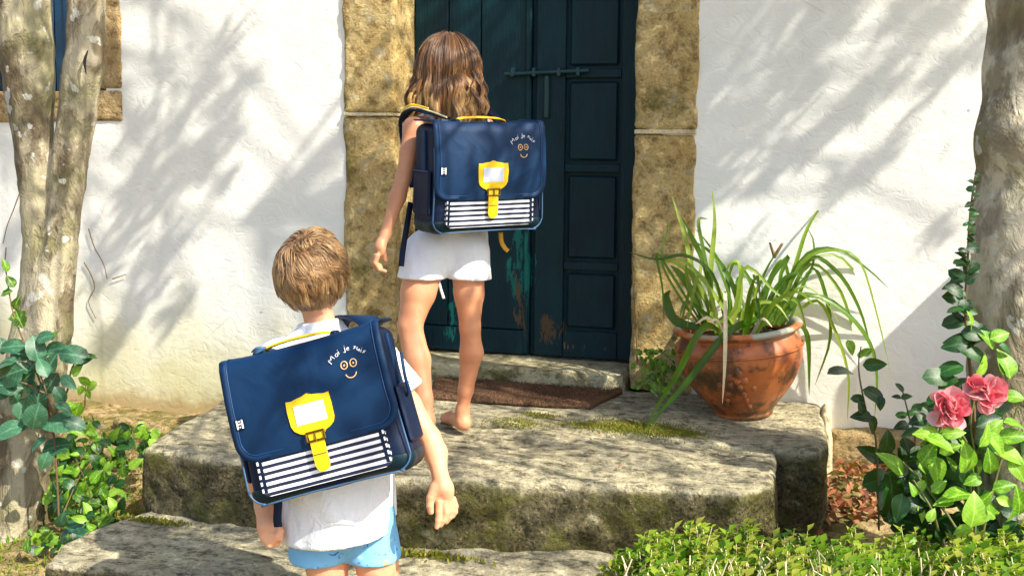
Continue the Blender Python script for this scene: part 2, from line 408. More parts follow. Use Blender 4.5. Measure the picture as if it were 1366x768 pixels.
M['dead'] = m_leaf('dead leaf', [lin(84, 42, 26), lin(150, 84, 54), lin(200, 140, 96)], .6, .15)
M['stem'] = simple('stem', lin(96, 96, 50), .6, .3)
M['twig'] = simple('twig', lin(104, 80, 52), .8, .3)
M['drystem'] = simple('dry stem', lin(206, 190, 150), .8, .2)
M['petal'] = m_leaf('petal', [lin(240, 110, 128), lin(250, 168, 176), lin(254, 214, 214)], .45, .35, 60)
def m_terra():
    s = N('terracotta'); n1 = s.noise(6, 5, .6); n2 = s.noise(14, 5, .65, s.co(loc=(3, 3, 3)))
    c = s.mix(s.ramp(n1, [(.35, 0.), (.65, 1.)]), lin(144, 74, 30), lin(194, 110, 54))
    c = s.mix(s.math('MULTIPLY', s.ramp(n2, [(.50, 0.), (.60, 1.)]), .78), c, lin(66, 50, 28))
    c = s.mix(s.math('MULTIPLY', s.ramp(s.noise(5, 5, .7, s.co(loc=(1, 4, 2))), [(.52, 0.), (.62, 1.)]), .75), c, lin(58, 50, 28))
    c = s.mix(s.ramp(s.noise(30, 5, .7), [(.66, 0.), (.72, 1.)]), c, lin(214, 158, 112))
    x, y, z = s.sep(); rim = smask(z, .285, .305, s)
    c = s.mix(s.math('MULTIPLY', rim, s.ramp(s.noise(9, 4, .6, s.co(loc=(7, 1, 1))), [(.46, 0.), (.52, 1.)])), c, lin(150, 150, 132))
    s.set(c, s.ramp(n2, [(.3, .42), (.7, .65)]), Coat_Weight=.16, Coat_Roughness=.25)
    s.bump(n2, .003, .5); s.bump(s.noise(120, 3), .0008, .6); return s.m
M['terra'] = m_terra()
M['soil'] = simple('soil', lin(62, 46, 32), .95, .5, 60, .01, 90)
def m_coir():
    s = N('coir'); n = s.noise(220, 3, .7); v = s.vor(150)
    c = s.mix(s.ramp(n, [(.35, 0.), (.65, 1.)]), lin(52, 38, 28), lin(128, 98, 74))
    c = s.mix(s.math('MULTIPLY', s.ramp(s.noise(4, 4), [(.5, 0.), (.7, 1.)]), .35), c, lin(140, 104, 80))
    s.set(c, .95, Specular_IOR_Level=.1); s.bump(v, .004); s.bump(n, .004); return s.m
M['coir'] = m_coir()
def m_door():
    s = N('door paint'); n = s.noise(8, 5, .65, s.co((1, 1, .35))); x, y, z = s.sep()
    c = s.mix(s.ramp(n, [(.3, 0.), (.7, 1.)]), lin(0, 28, 38), lin(1, 46, 54))
    def spot(cx, cz, sx, sz, th):
        a = s.math('DIVIDE', s.math('SUBTRACT', x, cx), sx); b = s.math('DIVIDE', s.math('SUBTRACT', z, cz), sz)
        r = s.math('ADD', s.math('MULTIPLY', a, a), s.math('MULTIPLY', b, b))
        nn = s.noise(9, 6, .75, s.co((2.4, 1, .7), loc=(cx*9, 0, 0)))
        return s.ramp(s.math('SUBTRACT', nn, s.math('MULTIPLY', r, .12)), [(th, 0.), (th+.012, 1.)])
    c = s.mix(spot(-.045, .42, .055, .17, .43), c, lin(10, 92, 86))
    c = s.mix(spot(-.33, .24, .05, .13, .46), c, lin(24, 112, 104))
    c = s.mix(spot(-.05, .30, .04, .14, .47), c, lin(84, 66, 46))
    c = s.mix(spot(.09, .20, .07, .07, .44), c, lin(78, 62, 44))
    c = s.mix(spot(.2, .12, .12, .03, .50), c, lin(96, 78, 56))
    c = s.mix(spot(-.36, 1.15, .08, .3, .54), c, lin(16, 84, 84))
    s.set(c, .5, Specular_IOR_Level=.22); s.bump(s.noise(30, 4, .6, s.co((3, 1, .25))), .004, .9); s.bump(n, .006, .5); return s.m
M['door'] = m_door()
M['shutter'] = simple('shutter paint', lin(4, 52, 82), .45, .2, 6, .002, 60)
M['iron'] = simple('painted iron', lin(4, 50, 56), .45, .3, 30, .002, 90)
M['dark'] = simple('dark interior', lin(16, 16, 18), .9)
def m_skin(name, a, b):
    s = N(name); c = s.mix(s.noise(16, 4, .6), a, b)
    c = s.mix(s.math('MULTIPLY', s.ramp(s.noise(60, 4), [(.55, 0.), (.7, 1.)]), .25), c, lin(196, 112, 84))
    s.set(c, .5, Subsurface_Weight=.12, Subsurface_Scale=.02, Specular_IOR_Level=.35)
    s.b.inputs['Subsurface Radius'].default_value = (1, .3, .15)
    c2 = s.mix(s.math('MULTIPLY', s.ramp(s.noise(7, 3, .6, s.co(loc=(4, 4, 4))), [(.5, 0.), (.7, 1.)]), .3), c, lin(178, 92, 66)); s.set(c2)
    s.bump(s.noise(260, 3), .0008, .6); s.bump(s.noise(45, 4, .6), .002, .5); return s.m
M['skinG'] = m_skin('tanned skin', lin(190, 128, 92), lin(212, 154, 116))
M['skinB'] = m_skin('fair skin', lin(214, 150, 112), lin(230, 172, 134))
def m_hair(name, a, b, c_):
    s = N(name); at = s.n('Attribute', attribute_name='rnd')
    c = s.ramp(at.outputs['Fac'], [(0, a), (.55, b), (1, c_)])
    s.set(c, .38, Specular_IOR_Level=.6, Sheen_Weight=.1); return s.m
M['hairG'] = m_hair('brown hair', lin(50, 30, 15), lin(140, 94, 48), lin(238, 194, 124))
M['hairB'] = m_hair('light brown hair', lin(66, 43, 24), lin(134, 98, 58), lin(204, 168, 116))
def m_cloth(name, c, fold=.006):
    s = N(name); s.set(s.mix(s.noise(9, 3), tuple(v*.93 for v in c[:3])+(1,), c), .85, Sheen_Weight=.15, Specular_IOR_Level=.2)
    s.bump(s.noise(11, 3, .5, s.co((1.6, 1.6, .6)), 1.), fold*2, .9); s.bump(s.noise(26, 3, .6, s.co((1, 1, 1.6), (.6, .4, .5)), 1.5), fold*.8, .7); s.bump(s.noise(420, 2), .0005, .5); return s.m
M['white'] = m_cloth('white cotton', lin(232, 233, 236))
M['whiteG'] = m_cloth('white shorts cotton', lin(226, 228, 234), .004)
def m_shorts():
    s = N('printed shorts'); v = s.vor(26, s.co((1, 1, 1.6), (0, .5, 0))); w_ = s.noise(34, 3, .6, None, 1.4)
    c = s.mix(s.noise(6, 3), lin(92, 160, 208), lin(136, 192, 226)); c = s.mix(s.math('MULTIPLY', s.ramp(v, [(.16, 1.), (.2, 0.)]), .55), c, lin(170, 208, 220))
    c = s.mix(s.ramp(w_, [(.62, 0.), (.64, 1.)]), c, lin(40, 116, 190)); c = s.mix(s.ramp(s.vor(19, s.co(loc=(5, 5, 5))), [(.14, 1.), (.16, 0.)]), c, lin(150, 160, 120))
    s.set(c, .8); s.bump(s.noise(14, 3), .005, .7); return s.m
M['print'] = m_shorts()
def m_canvas(name, c, c2, rough=.45):
    s = N(name); s.set(s.mix(s.noise(7, 4), c, c2), rough, Specular_IOR_Level=.25)
    s.bump(s.noise(7, 3, .5, None, .6), .012, .8); s.bump(s.noise(700, 2), .0004, .6); return s.m
M['navy'] = m_canvas('navy coated canvas', lin(0, 33, 64), lin(3, 46, 84), .6)
M['navyd'] = m_canvas('dark navy canvas', lin(2, 18, 44), lin(4, 26, 56), .6)
M['teal'] = m_canvas('rubbery dark base', lin(4, 28, 38), lin(10, 40, 50), .5)
M['piping'] = simple('blue piping', lin(10, 56, 104), .5, .1)
M['palepip'] = simple('pale piping', lin(56, 92, 126), .5, .1)
M['yellow'] = simple('yellow leather', lin(246, 200, 8), .42, .06, 30, .001, 200)
M['window'] = simple('name card', lin(206, 212, 226), .3, .04)
M['brass'] = simple('antique buckle', lin(120, 98, 40), .35, .2, Metallic=.9)
M['copper'] = simple('copper thread', lin(232, 184, 130), .5, .05)
M['wthread'] = simple('white thread', lin(236, 236, 240), .6, .04)
M['cream'] = simple('cream webbing', lin(226, 212, 160), .8, .06, 60, .001, 300)
M['ochre'] = simple('ochre webbing', lin(210, 158, 30), .7, .1)
def m_stripe():
    s = N('striped canvas'); x, y, z = s.sep(); wob = s.math('MULTIPLY', s.math('SUBTRACT', s.noise(14, 2), .5), .0016)
    t = s.math('FRACT', s.math('MULTIPLY', s.math('ADD', s.math('ADD', z, wob), 1.0), 1/.0153))
    c = s.mix(s.ramp(t, [(.0, 0.), (.5, 1.)], 'CONSTANT'), lin(236, 236, 240), lin(12, 26, 54)); s.set(c, .7); s.bump(s.noise(12, 3), .004, .6); return s.m
M['stripe'] = m_stripe()
# ================================================================== SETTING
def ground_z(x, y):
    x, y = np.asarray(x, float), np.asarray(y, float)
    def ss(t): t = np.clip(t, 0, 1); return t*t*(3-2*t)
    L = ss((-.75-x)/.35); Rr = ss((x-.95)/.25)
    lz = -.235-.215*ss((-y-.12)/.95); rz = -.20-.22*ss((-y-.2)/1.2)
    z = -.45+L*(lz+.45)+Rr*(rz+.45)
    nr = np.exp(-((x/6)**2+(y/6)**2))
    return z+nr*(.014*noise(x*5, y*5, 0*x, 3)+.006*noise(x*21, y*21, 0*x, 4))
gx = np.unique(np.concatenate([np.arange(-3.4, 3.4, .04), -3.4-np.geomspace(.1, 120, 22), 3.4+np.geomspace(.1, 120, 22)]))
gy = np.unique(np.concatenate([np.arange(-4.5, .06, .04), -4.5-np.geomspace(.1, 120, 22), .1+np.geomspace(.1, 120, 14)]))
X, Y = np.meshgrid(gx, gy, indexing='ij'); nx, ny = X.shape
i = np.arange(nx-1)[:, None]*ny+np.arange(ny-1)[None]
F = np.stack([i, i+ny, i+ny+1, i+1], -1).reshape(-1, 4)
wobj('ground', np.stack([X, Y, ground_z(X, Y)], -1).reshape(-1, 3), F, M['ground'], kind='structure')
# ------------------------------------------------------------------ the house
house = thing('plastered_house', 'white plastered house wall with stone-framed dark green door and small window', 'house', (0, 0, 0))
DX0, DX1, DZ1 = -.519, .440, 2.06
jl = Wy(458, 150)[0]; jr = Wy(928, 300)[0]
wjx = Wy(130, 60)[0]; wrx = Wy(163, 60)[0]; wz1 = Wy(100, 121)[2]; wz0 = Wy(163, 164)[2]; WX0 = wjx-.62
def wall_part():
    xs = np.arange(-4.6, 3.7, .025); zs = np.arange(-.62, 3.15, .025)
    X, Z = np.meshgrid(xs, zs, indexing='ij'); nx, nz = X.shape
    Yv = .004*noise(X*2.3, Z*2.3, 0*X, 5)+.0022*fbm(X*9, Z*9, 0*X, 2, 8)
    V = np.stack([X, Yv, Z], -1).reshape(-1, 3); i = np.arange(nx-1)[:, None]*nz+np.arange(nz-1)[None]
    F = np.stack([i, i+nz, i+nz+1, i+1], -1).reshape(-1, 4)
    c = V[F].mean(1)
    hole = ((c[:, 0] > DX0-.1) & (c[:, 0] < DX1+.1) & (c[:, 2] < DZ1+.08)) | ((c[:, 0] > WX0-.02) & (c[:, 0] < wjx+.05) & (c[:, 2] > wz1-.05) & (c[:, 2] < wz1+1.0))
    F = F[~hole]
    b, f = box((-.45, .33, 3.18), (8.4, .7, .08)); f = np.array(f)
    b2, f2 = box((-4.62, .33, 1.27), (.05, .7, 3.8)); b3, f3 = box((3.7, .33, 1.27), (.05, .7, 3.8)); b4, f4 = box((-.45, .69, 1.27), (8.4, .05, 3.8))
    return join((V, F), (b, f), (b2, np.array(f2)), (b3, np.array(f3)), (b4, np.array(f4)))
V, F = wall_part(); wobj('wall', V, F, M['plaster'], house)
def stone(name, lo, hi, m, parent, h=.011, rd=.012, amp=.006, seed=0, fine=.0035, label=None):
    lo, hi = np.array(lo, float), np.array(hi, float)
    G = grid(lo-.03, hi+.03, h); D = d_box(*G, (lo+hi)/2, (hi-lo)/2-.004, rd)
    D = D+amp*noise(G[0]*9, G[1]*9, G[2]*9, seed)+fine*fbm(G[0]*34, G[1]*34, G[2]*34, 2, seed+9)
    V, F = surfnet(D, lo-.03, h); return wobj(name, V, F, m, parent, label=label)
zl, zr = Wy(495, 153)[2], Wy(885, 176)[2]
stone('jamb_stone', (jl, -.014, .0), (DX0, .30, zl-.003), M['jamb'], house, seed=1)
stone('jamb_stone', (jl, -.014, zl+.003), (DX0, .30, DZ1), M['jamb'], house, seed=2)
stone('jamb_stone', (DX1, -.014, .0), (jr, .30, zr-.003), M['jamb'], house, seed=3)
stone('jamb_stone', (DX1, -.014, zr+.003), (jr, .30, DZ1), M['jamb'], house, seed=4)
boxobj('mortar_joint', ((jl+DX0)/2, .13, zl), (DX0-jl-.012, .29, .012), M['mortar'], house)
boxobj('mortar_joint', ((jr+DX1)/2, .13, zr), (jr-DX1-.012, .29, .016), M['mortar'], house)
stone('lintel_stone', (jl, -.014, DZ1+.004), (jr, .30, DZ1+.24), M['jamb'], house, h=.016, seed=5)
stone('threshold_stone', (DX0+.004, -.03, -.10), (DX1-.004, .33, .066), M['thresh'], house, h=.012, rd=.02, amp=.008, seed=6)
# window at the left
stone('window_frame_stone', (wjx, -.014, wz1), (wrx, .2, wz1+.95), M['sill'], house, seed=7, amp=.004)
stone('window_frame_stone', (WX0-(wrx-wjx), -.014, wz1), (WX0, .2, wz1+.95), M['sill'], house, h=.02, seed=8)
stone('window_sill_stone', (WX0-(wrx-wjx), -.014, wz0), (wrx, .2, wz1+.004), M['sill'], house, seed=9, amp=.004)
stone('window_frame_stone', (WX0-(wrx-wjx), -.014, wz1+.955), (wrx, .2, wz1+1.09), M['sill'], house, h=.02, seed=10)
for k in range(2):
    sh = boxobj('shutter', (WX0+.155+k*.31, .12, wz1+.475), (.304, .03, .945), M['shutter'], house, bev=.003)
    for q in range(2):
        boxobj('shutter_panel', (WX0+.155+k*.31, .102, wz1+.25+q*.46), (.2, .012, .38), M['shutter'], sh, bev=.005)
# ---- door (faces at y about .20)
DY = .20; zb = .072
xs_split = Wy(706, 300, DY)[0]
def dz(px, py): return Wy(px, py, DY)[2]
def dx(px, py=300): return Wy(px, py, DY)[0]
def leafbase(x0, x1): return boxobj('door_leaf', ((x0+x1)/2, DY+.035, (zb+DZ1)/2), (x1-x0-.006, .03, DZ1-zb-.004), M['door'], house, bev=.002)
dl = leafbase(DX0, xs_split); dr = leafbase(xs_split, DX1)
def dbox(name, x0, x1, z0, z1, t, parent, y=DY+.02, m='door', bev=.003, **kw):
    return boxobj(name, ((x0+x1)/2, y-t/2, (z0+z1)/2), (x1-x0, t, z1-z0), M[m], parent, bev=bev, **kw)
xa, xb = dx(640), dx(664); zrail = dz(640, 437)
seams = [DX0+.002, DX0+.15, xa, xs_split-.004]
for k in range(3): dbox('plank', seams[k]+.002, seams[k+1]-.002, zrail+.001, DZ1-.004, .014+.003*(k == 2), dl)
dbox('bottom_rail', DX0+.004, xs_split-.006, zb+.002, zrail-.002, .026, dl)
dbox('cover_strip', xs_split-.022, xs_split+.004, zb+.004, DZ1-.006, .03, dl, bev=.006)
# right leaf: stiles, rails and raised panels
x0, x1 = xs_split+.004, DX1-.002; pa, pb = dx(752), dx(826)
zz = [zb+.002, dz(790, 443), dz(790, 361), dz(790, 350), dz(790, 230), dz(790, 219), dz(790, 104), dz(790, 92), DZ1-.2, DZ1-.006]
dbox('stile', x0+.02, pa, zb+.002, DZ1-.006, .02, dr); dbox('stile', pb, x1, zb+.002, DZ1-.006, .02, dr)
for a, b in ((0, 1), (2, 3), (4, 5), (6, 7), (8, 9)): dbox('rail', pa+.001, pb-.001, zz[a], zz[b], .0185, dr)
for a, b in ((1, 2), (3, 4), (5, 6), (7, 8)): dbox('panel', pa+.014, pb-.014, zz[a]+.014, zz[b]-.014, .012, dr, bev=.008)
# sliding bolt with hasp, lock plate
bz = dz(725, 97); bo = wobj('bolt', *tube1([(dx(674), DY-.022, bz-.006), (dx(725), DY-.022, bz-.001), (dx(784), DY-.022, bz+.004)], .0085, 12, 10), M['iron'], house)
for q in (684, 712, 745, 770): dbox('staple', dx(q)-.008, dx(q)+.008, bz-.018, bz+.018, .034, bo, y=DY+.003, m='iron')
dbox('hasp', dx(728)-.011, dx(728)+.011, dz(728, 158), bz-.01, .012, bo, y=DY-.002, m='iron', bev=.004)
stone('footing_stone', (1.165, -.075, -.5), (1.9, .1, -.068), M['footing'], house, h=.016, rd=.03, amp=.014, seed=12, fine=.008)
stone('footing_stone', (1.91, -.07, -.5), (2.6, .1, -.07), M['footing'], house, h=.02, rd=.03, amp=.014, seed=13)
stone('mortar_edge', (1.145, -.19, -.40), (1.185, .05, .02), M['mortar'], house, h=.012, rd=.02, amp=.012, seed=14)
shade_blk = thing('shade_blocker', 'white plastered buttress added unseen beyond the right tree to shade the wall', 'blocker', (2.15, -.19, 0))  # added block out of view, casts the diagonal shade edge on the right wall
stone('body', (1.99, -.375, -.5), (2.3, .0, .99), M['plaster'], shade_blk, h=.03, rd=.02, amp=.004, seed=15)
# ------------------------------------------------------------------ steps
steps = thing('entrance_steps', 'worn mossy stone steps leading up to the green door', 'steps', (0, -.8, -.45))
def slab(name, poly, z0, z1, seed, h=.0125, rd=.022, amp=.020):
    p = np.array(poly); lo = np.array([*p.min(0)-.05, z0-.03]); hi = np.array([*p.max(0)+.05, z1+.05]); G = grid(lo, hi, h)
    X, Y, Z = G; d2 = d_poly(X, Y, poly)[:, :, :1]+.02*noise(X*4, Y*4, 0*X+.5, seed)[:, :, :1]
    dzv = np.maximum(Z-z1-.010*noise(X*6, Y*6, 0*Z, seed+3), z0-Z)
    a, b = d2+rd, dzv+rd; D = np.sqrt(np.maximum(a, 0)**2+np.maximum(b, 0)**2)+np.minimum(np.maximum(a, b), 0)-rd
    side = np.clip((z1-.02-Z)/.06, 0, 1)                    # rough pitted risers, smoother worn treads
    D = D+(.003+amp*side)*fbm(X*13, Y*13, Z*15, 3, seed+5)+(.0025+.004*side)*fbm(X*42, Y*42, Z*42, 2, seed+8)
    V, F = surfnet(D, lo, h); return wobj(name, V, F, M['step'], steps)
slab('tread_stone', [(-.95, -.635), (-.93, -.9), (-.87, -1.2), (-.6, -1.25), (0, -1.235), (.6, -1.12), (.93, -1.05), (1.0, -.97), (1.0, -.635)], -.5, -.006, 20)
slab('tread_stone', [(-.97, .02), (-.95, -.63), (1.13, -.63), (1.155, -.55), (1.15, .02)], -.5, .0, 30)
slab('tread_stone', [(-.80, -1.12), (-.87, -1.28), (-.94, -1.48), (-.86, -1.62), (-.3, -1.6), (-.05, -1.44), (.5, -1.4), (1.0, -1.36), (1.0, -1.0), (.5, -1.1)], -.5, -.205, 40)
# loose rubble at the left end of the steps
for k, (px, py, r) in enumerate([(140, 600, .05), (60, 735, .05), (25, 745, .04), (96, 752, .035), (210, 575, .05), (165, 566, .035)]):
    g = Gz(px, py, -.3); z = float(ground_z(g[0], g[1])); g = Gz(px, py, z)
    G = grid(g-r*1.7, g+r*1.7, r/7); D = d_ell(*G, g+np.array([0, 0, r*.1]), (r*1.3, r, r*.6))+r*.5*fbm(G[0]*12, G[1]*12, G[2]*12, 3, k)
    V, F = surfnet(D, g-r*1.7, r/7); o = wobj('field_stone', V, F, M['footing'])
    o['category'] = 'stone'; o['group'] = 'rubble beside the steps'
    o['label'] = ['brown field stone among the ivy left of the steps', 'brown field stone at the foot of the left tree, bottom edge of photo', 'small stone lowest at the left corner of the ground',
                  'small stone just left of the lower step', 'brown stone between ivy and upper step end', 'small stone on the mossy ledge under the left wall'][k]
# ------------------------------------------------------------------ trees
def trunk_sdf(segs, seed, zlo, zhi, h=.014, bump=.012):
    prims = []
    for pts, rs, k in segs:
        for a in range(len(pts)-1): prims.append(('c', pts[a], pts[a+1], rs[a], rs[a+1], k))
    P_ = np.vstack([np.array(s_[0]) for s_ in segs]); R_ = max(max(s_[1]) for s_ in segs)+.06
    lo = P_.min(0)-R_; hi = P_.max(0)+R_; lo[2] = max(lo[2], zlo); hi[2] = min(hi[2], zhi)
    G = grid(lo, hi, h); D = np.full([g.size for g in G], 1.)
    for p in prims: D = smin(D, d_cone(*G, *p[1:5]), p[5])
    D = D+bump*fbm(G[0]*11, G[1]*11, G[2]*6, 3, seed)+bump*.25*noise(G[0]*40, G[1]*40, G[2]*26, seed+4)
    return surfnet(D, lo, h)
def pts(dep, l): return [P(x, y, dep) for x, y, *_ in l], [w_/2/FPX*dep for *_, w_ in l]
LD = 3.66
treeL = thing('twin_stemmed_tree', 'mottled tree trunk dividing into two stems, in front of the window on the left', 'tree', tuple(P(20, 730, LD)))
a1, r1 = pts(LD, [(8, 760, 116), (22, 690, 86), (32, 620, 76), (42, 540, 80), (52, 460, 78), (56, 400, 62), (54, 330, 44), (50, 280, 44), (46, 210, 50), (40, 130, 60), (36, 60, 68), (30, 0, 70), (18, -90, 74)])
a2, r2 = pts(LD-.02, [(64, 440, 66), (73, 390, 50), (80, 330, 44), (87, 270, 44), (95, 200, 46), (102, 150, 50), (111, 90, 52), (115, 50, 46), (115, 0, 46), (116, -90, 48)])
topA = a1[-1]+np.array([-.25, -.1, 1.1]); topB = a2[-1]+np.array([.25, -.15, 1.0])
V, F = trunk_sdf([(a1+[topA], r1+[.07], .010), (a2+[topB], r2+[.05], .010), ([P(118, 78, LD-.05), P(126, 84, LD-.07)], [.035, .022], .03)], 3, -.6, 3.2)
wobj('trunk', V, F, M['barkL'], treeL)
RD = 2.75
treeR = thing('single_stemmed_tree', 'pale barked tree trunk with ivy up its left side at the right edge', 'tree', tuple(P(1362, 660, RD)))
a3, r3 = pts(RD, [(1368, 700, 150), (1362, 600, 128), (1358, 500, 118), (1356, 400, 122), (1360, 300, 118), (1368, 200, 112), (1374, 100, 110), (1378, 0, 112), (1386, -100, 108)])
topC = a3[-1]+np.array([-.1, -.1, 1.1])
V, F = trunk_sdf([(a3+[topC], r3+[.08], .03), ([P(1350, 180, RD-.03), P(1348, 186, RD-.05)], [.07, .07], .08)], 13, -.6, 3.0)
wobj('trunk', V, F, M['barkR'], treeR)
# a slit knot on the left tree
wobj('bark_slit', *tube1([P(117, 68, LD-.115), P(113, 82, LD-.117), P(115, 100, LD-.115)], [.002, .006, .001], 8, 6), M['dark'], treeL)
# ================================================================== SCHOOL BAGS
BW, BH, BD = .19, .165, .075
_ps = [(-.115, BD-.03, BH+.002, 0, 1)]                       # flap profile: s, y, z, normal y, z
_ps = []
for s_ in np.linspace(-.15, -.018, 8): _ps.append((s_, -BD+.012-(s_+.018), BH+.004, 0, 1))
for a_ in np.linspace(0, pi/2, 7): _ps.append((-.018+.018*a_/(pi/2)*1.05, -BD+.012-.016*sin(a_), BH-.012+.016*cos(a_), -sin(a_), cos(a_)))
for s_ in np.linspace(.012, .33, 20): _ps.append((s_, -BD-.004-.004*sin(min(1, s_/.2)*pi), BH-.012-(s_-.001), -1, 0))
_ps = np.array(_ps); _ps = _ps[np.argsort(_ps[:, 0])]
def FS(x, s_, off_=0.):
    x, s_ = np.broadcast_arrays(np.asarray(x, float), np.asarray(s_, float))
    y, z, ny_, nz_ = [np.interp(s_, _ps[:, 0], _ps[:, k]) for k in (1, 2, 3, 4)]
    b = .006*np.clip(s_/.1, 0, 1)*(1-(x/BW)**2)+.0018*noise(x*22, s_*22, 0*x, 77)
    return np.stack([x, y+ny_*(off_+b), z+nz_*(off_+.3*b)], -1)
def sheet(Gp, Gq):                                           # closed slab between two (n,m,3) grids
    n, m, _ = Gp.shape; i = np.arange(n-1)[:, None]*m+np.arange(m-1)[None]; Fa = np.stack([i, i+m, i+m+1, i+1], -1).reshape(-1, 4)
    V = np.vstack([Gp.reshape(-1, 3), Gq.reshape(-1, 3)]); F = [Fa, Fa[:, ::-1]+n*m]
    rim = [(a*m, (a+1)*m) for a in range(n-1)]+[((n-1)*m+a, (n-1)*m+a+1) for a in range(m-1)]+[((n-a)*m-1, (n-a-1)*m-1) for a in range(n-1)]+[(m-1-a, m-2-a) for a in range(m-1)]
    F.append(np.array([(b, a, a+n*m, b+n*m) for a, b in rim])); return V, np.vstack(F)
FLEN = .222
def flap_hw(s_): 
    t = np.clip((s_-(FLEN-.052))/.052, 0, 1); return BW+.003-.05*(1-np.sqrt(1-t*t*.999))
def plate(out, s0, th, off_, zflat=None):                    # extruded outline laid on the flap surface
    o = np.array(out, float); n = len(o)
    A = FS(o[:, 0], o[:, 1], off_+th); B = FS(o[:, 0], o[:, 1], off_)
    if zflat is not None: A[:, 1] = zflat-th; B[:, 1] = zflat
    F = [tuple(range(n)), tuple(range(2*n-1, n-1, -1))]+[(a, a+n, (a+1) % n+n, (a+1) % n) for a in range(n)]
    return np.vstack([A, B]), F
def strokes(word):
    L = {'M': ([[(0, 0), (.12, 1), (.45, .35), (.8, 1), (.95, 0)]], 1.05), 'o': ([[(.5+.0+.25*cos(t), .28+.28*sin(t)) for t in np.linspace(0, 6.28, 10)]], .85),
         'i': ([[(.1, .55), (.12, 0)], [(.1, .8), (.13, .86)]], .35), 'j': ([[(.4, .6), (.38, -.35), (.05, -.3)], [(.4, .85), (.44, .9)]], .62),
         'e': ([[(.05, .28), (.5, .33), (.3, .56), (.05, .3), (.2, 0), (.52, .08)]], .65), 's': ([[(.42, .52), (.1, .45), (.4, .2), (.05, .0)]], .58),
         'u': ([[(.05, .55), (.1, .05), (.4, .05), (.48, .55), (.52, 0)]], .7), ' ': ([], .5)}
    x = 0; out = []
    for ch in word:
        st, w_ = L[ch]
        for p in st: out.append([(a+x, b) for a, b in p])
        x += w_
    return out, x
def make_bag(name, label, loc, eul, sc, hand_tie=False):
    t = thing(name, label, 'school bag', loc, eul, None); t.scale = (sc,)*3
    def lo(nm, VF, m, par=t, smooth=True, label=None):
        if par is not t: pass
        v = np.array(VF[0], float); tz = np.clip((BH-v[:, 2])/(2*BH), 0, 1); xx = np.clip(np.abs(v[:, 0])/BW, 0, 1)
        v[:, 0] *= 1+.035*tz-.012*np.sin(tz*pi)                # soft bag: widens and slumps downwards, top sags between the corners
        v[:, 2] -= .007*(1-xx**2)*(1-tz)+.006*xx**3*tz*np.sign(.3+v[:, 0])
        v[:, 1] -= .006*np.sin(tz*pi)*(v[:, 1] < 0)
        return link(nm, mesh_np(nm, v, VF[1], smooth), par, M[m], label)
    G = grid((-.21, -.09, -.19), (.21, .095, .185), .0055)
    bulge = .006*(1-(G[0]/BW)**2)*np.ones_like(G[2])
    D = d_box(*G, (0, 0, -.002), (BW-.003, BD, BH), .03)-bulge*.5+.003*noise(G[0]*16, G[1]*16, G[2]*16, 5)
    V, F = surfnet(D, (-.21, -.09, -.19), .0055); lo('body', (V, F), 'navyd')
    G = grid((-.21, -.095, -.19), (.21, .095, -.08), .0055)   # rubbery reinforced base
    D = d_box(*G, (0, 0, -.002), (BW+.001, BD+.004, BH+.003), .034); D = np.maximum(D, G[2]+.128+.0*G[0])
    V, F = surfnet(D, (-.21, -.095, -.19), .0055); lo('base', (V, F), 'teal')
    # flap
    ss = np.concatenate([np.linspace(-.14, .012, 9), np.linspace(.02, FLEN-.052, 12), FLEN-.052+.052*np.sin(np.linspace(.1, 1, 12)*pi/2)])
    uu = np.linspace(-1, 1, 29); Sg = ss[:, None]+0*uu[None]; Xg = uu[None]*flap_hw(ss)[:, None]
    fl = lo('flap', sheet(FS(Xg, Sg, .004), FS(Xg, Sg, .0)), 'navy')
    sp_ = np.concatenate([np.linspace(-.13, FLEN-.052, 26), FLEN-.052+.052*np.sin(np.linspace(.05, 1, 12)*pi/2)])
    hw = flap_hw(sp_); edge = np.concatenate([np.stack([-hw, sp_], 1), np.stack([hw, sp_], 1)[::-1]])
    # edge binding: a flat tape following the flap edge
    cen = np.array([0, .06]); dv = edge-np.stack([np.clip(edge[:, 0], -.12, .12), np.minimum(edge[:, 1], FLEN-.075)], 1)
    dn = dv/np.linalg.norm(dv, axis=1, keepdims=True); inn = edge-dn*.016
    E1 = FS(edge[:, 0]+dn[:, 0]*.0012, edge[:, 1], .0052); E2 = FS(inn[:, 0], inn[:, 1], .0052)
    lo('binding', sheet(np.stack([E2, E1], 1), np.stack([FS(inn[:, 0], inn[:, 1], .003), FS(edge[:, 0]+dn[:, 0]*.0012, edge[:, 1], -.001)], 1)), 'navy', fl)
    lo('piping', tubes(FS(inn[:, 0], inn[:, 1], .0052)[None], np.full((1, len(inn)), .0013), 6), 'piping', fl)
    # front pocket with stripes
    x0, x1, s0, s1 = -.153, .149, .16, .303; zp = -BD-.0062
    zc = [BH-.012-v for v in (s0, s1)]
    r_ = .018; out = [(x0, zc[0]), (x0, zc[1]+r_), (x0+.005, zc[1]+.005), (x0+r_, zc[1]), (x1-r_, zc[1]), (x1-.005, zc[1]+.005), (x1, zc[1]+r_), (x1, zc[0])]
    n = len(out); A = np.array([(a, zp-.003, b) for a, b in out]); B = np.array([(a, zp+.008, b) for a, b in out])
    F = [tuple(range(n)), tuple(range(2*n-1, n-1, -1))]+[(a, a+n, (a+1) % n+n, (a+1) % n) for a in range(n)]
    pk = lo('front_pocket', (np.vstack([A, B]), F), 'stripe', smooth=False)
    st = [box((sx, zp-.0042, z), (.004, .0016, .0085)) for sx in (x0+.003, x1-.003) for z in np.arange(zc[1]+.016, zc[0]-.055, .0155)]
    nv, nf, o_ = [], [], 0
    for v, f in st: nv.append(v); nf += [tuple(q+o_ for q in ff) for ff in f]; o_ += len(v)
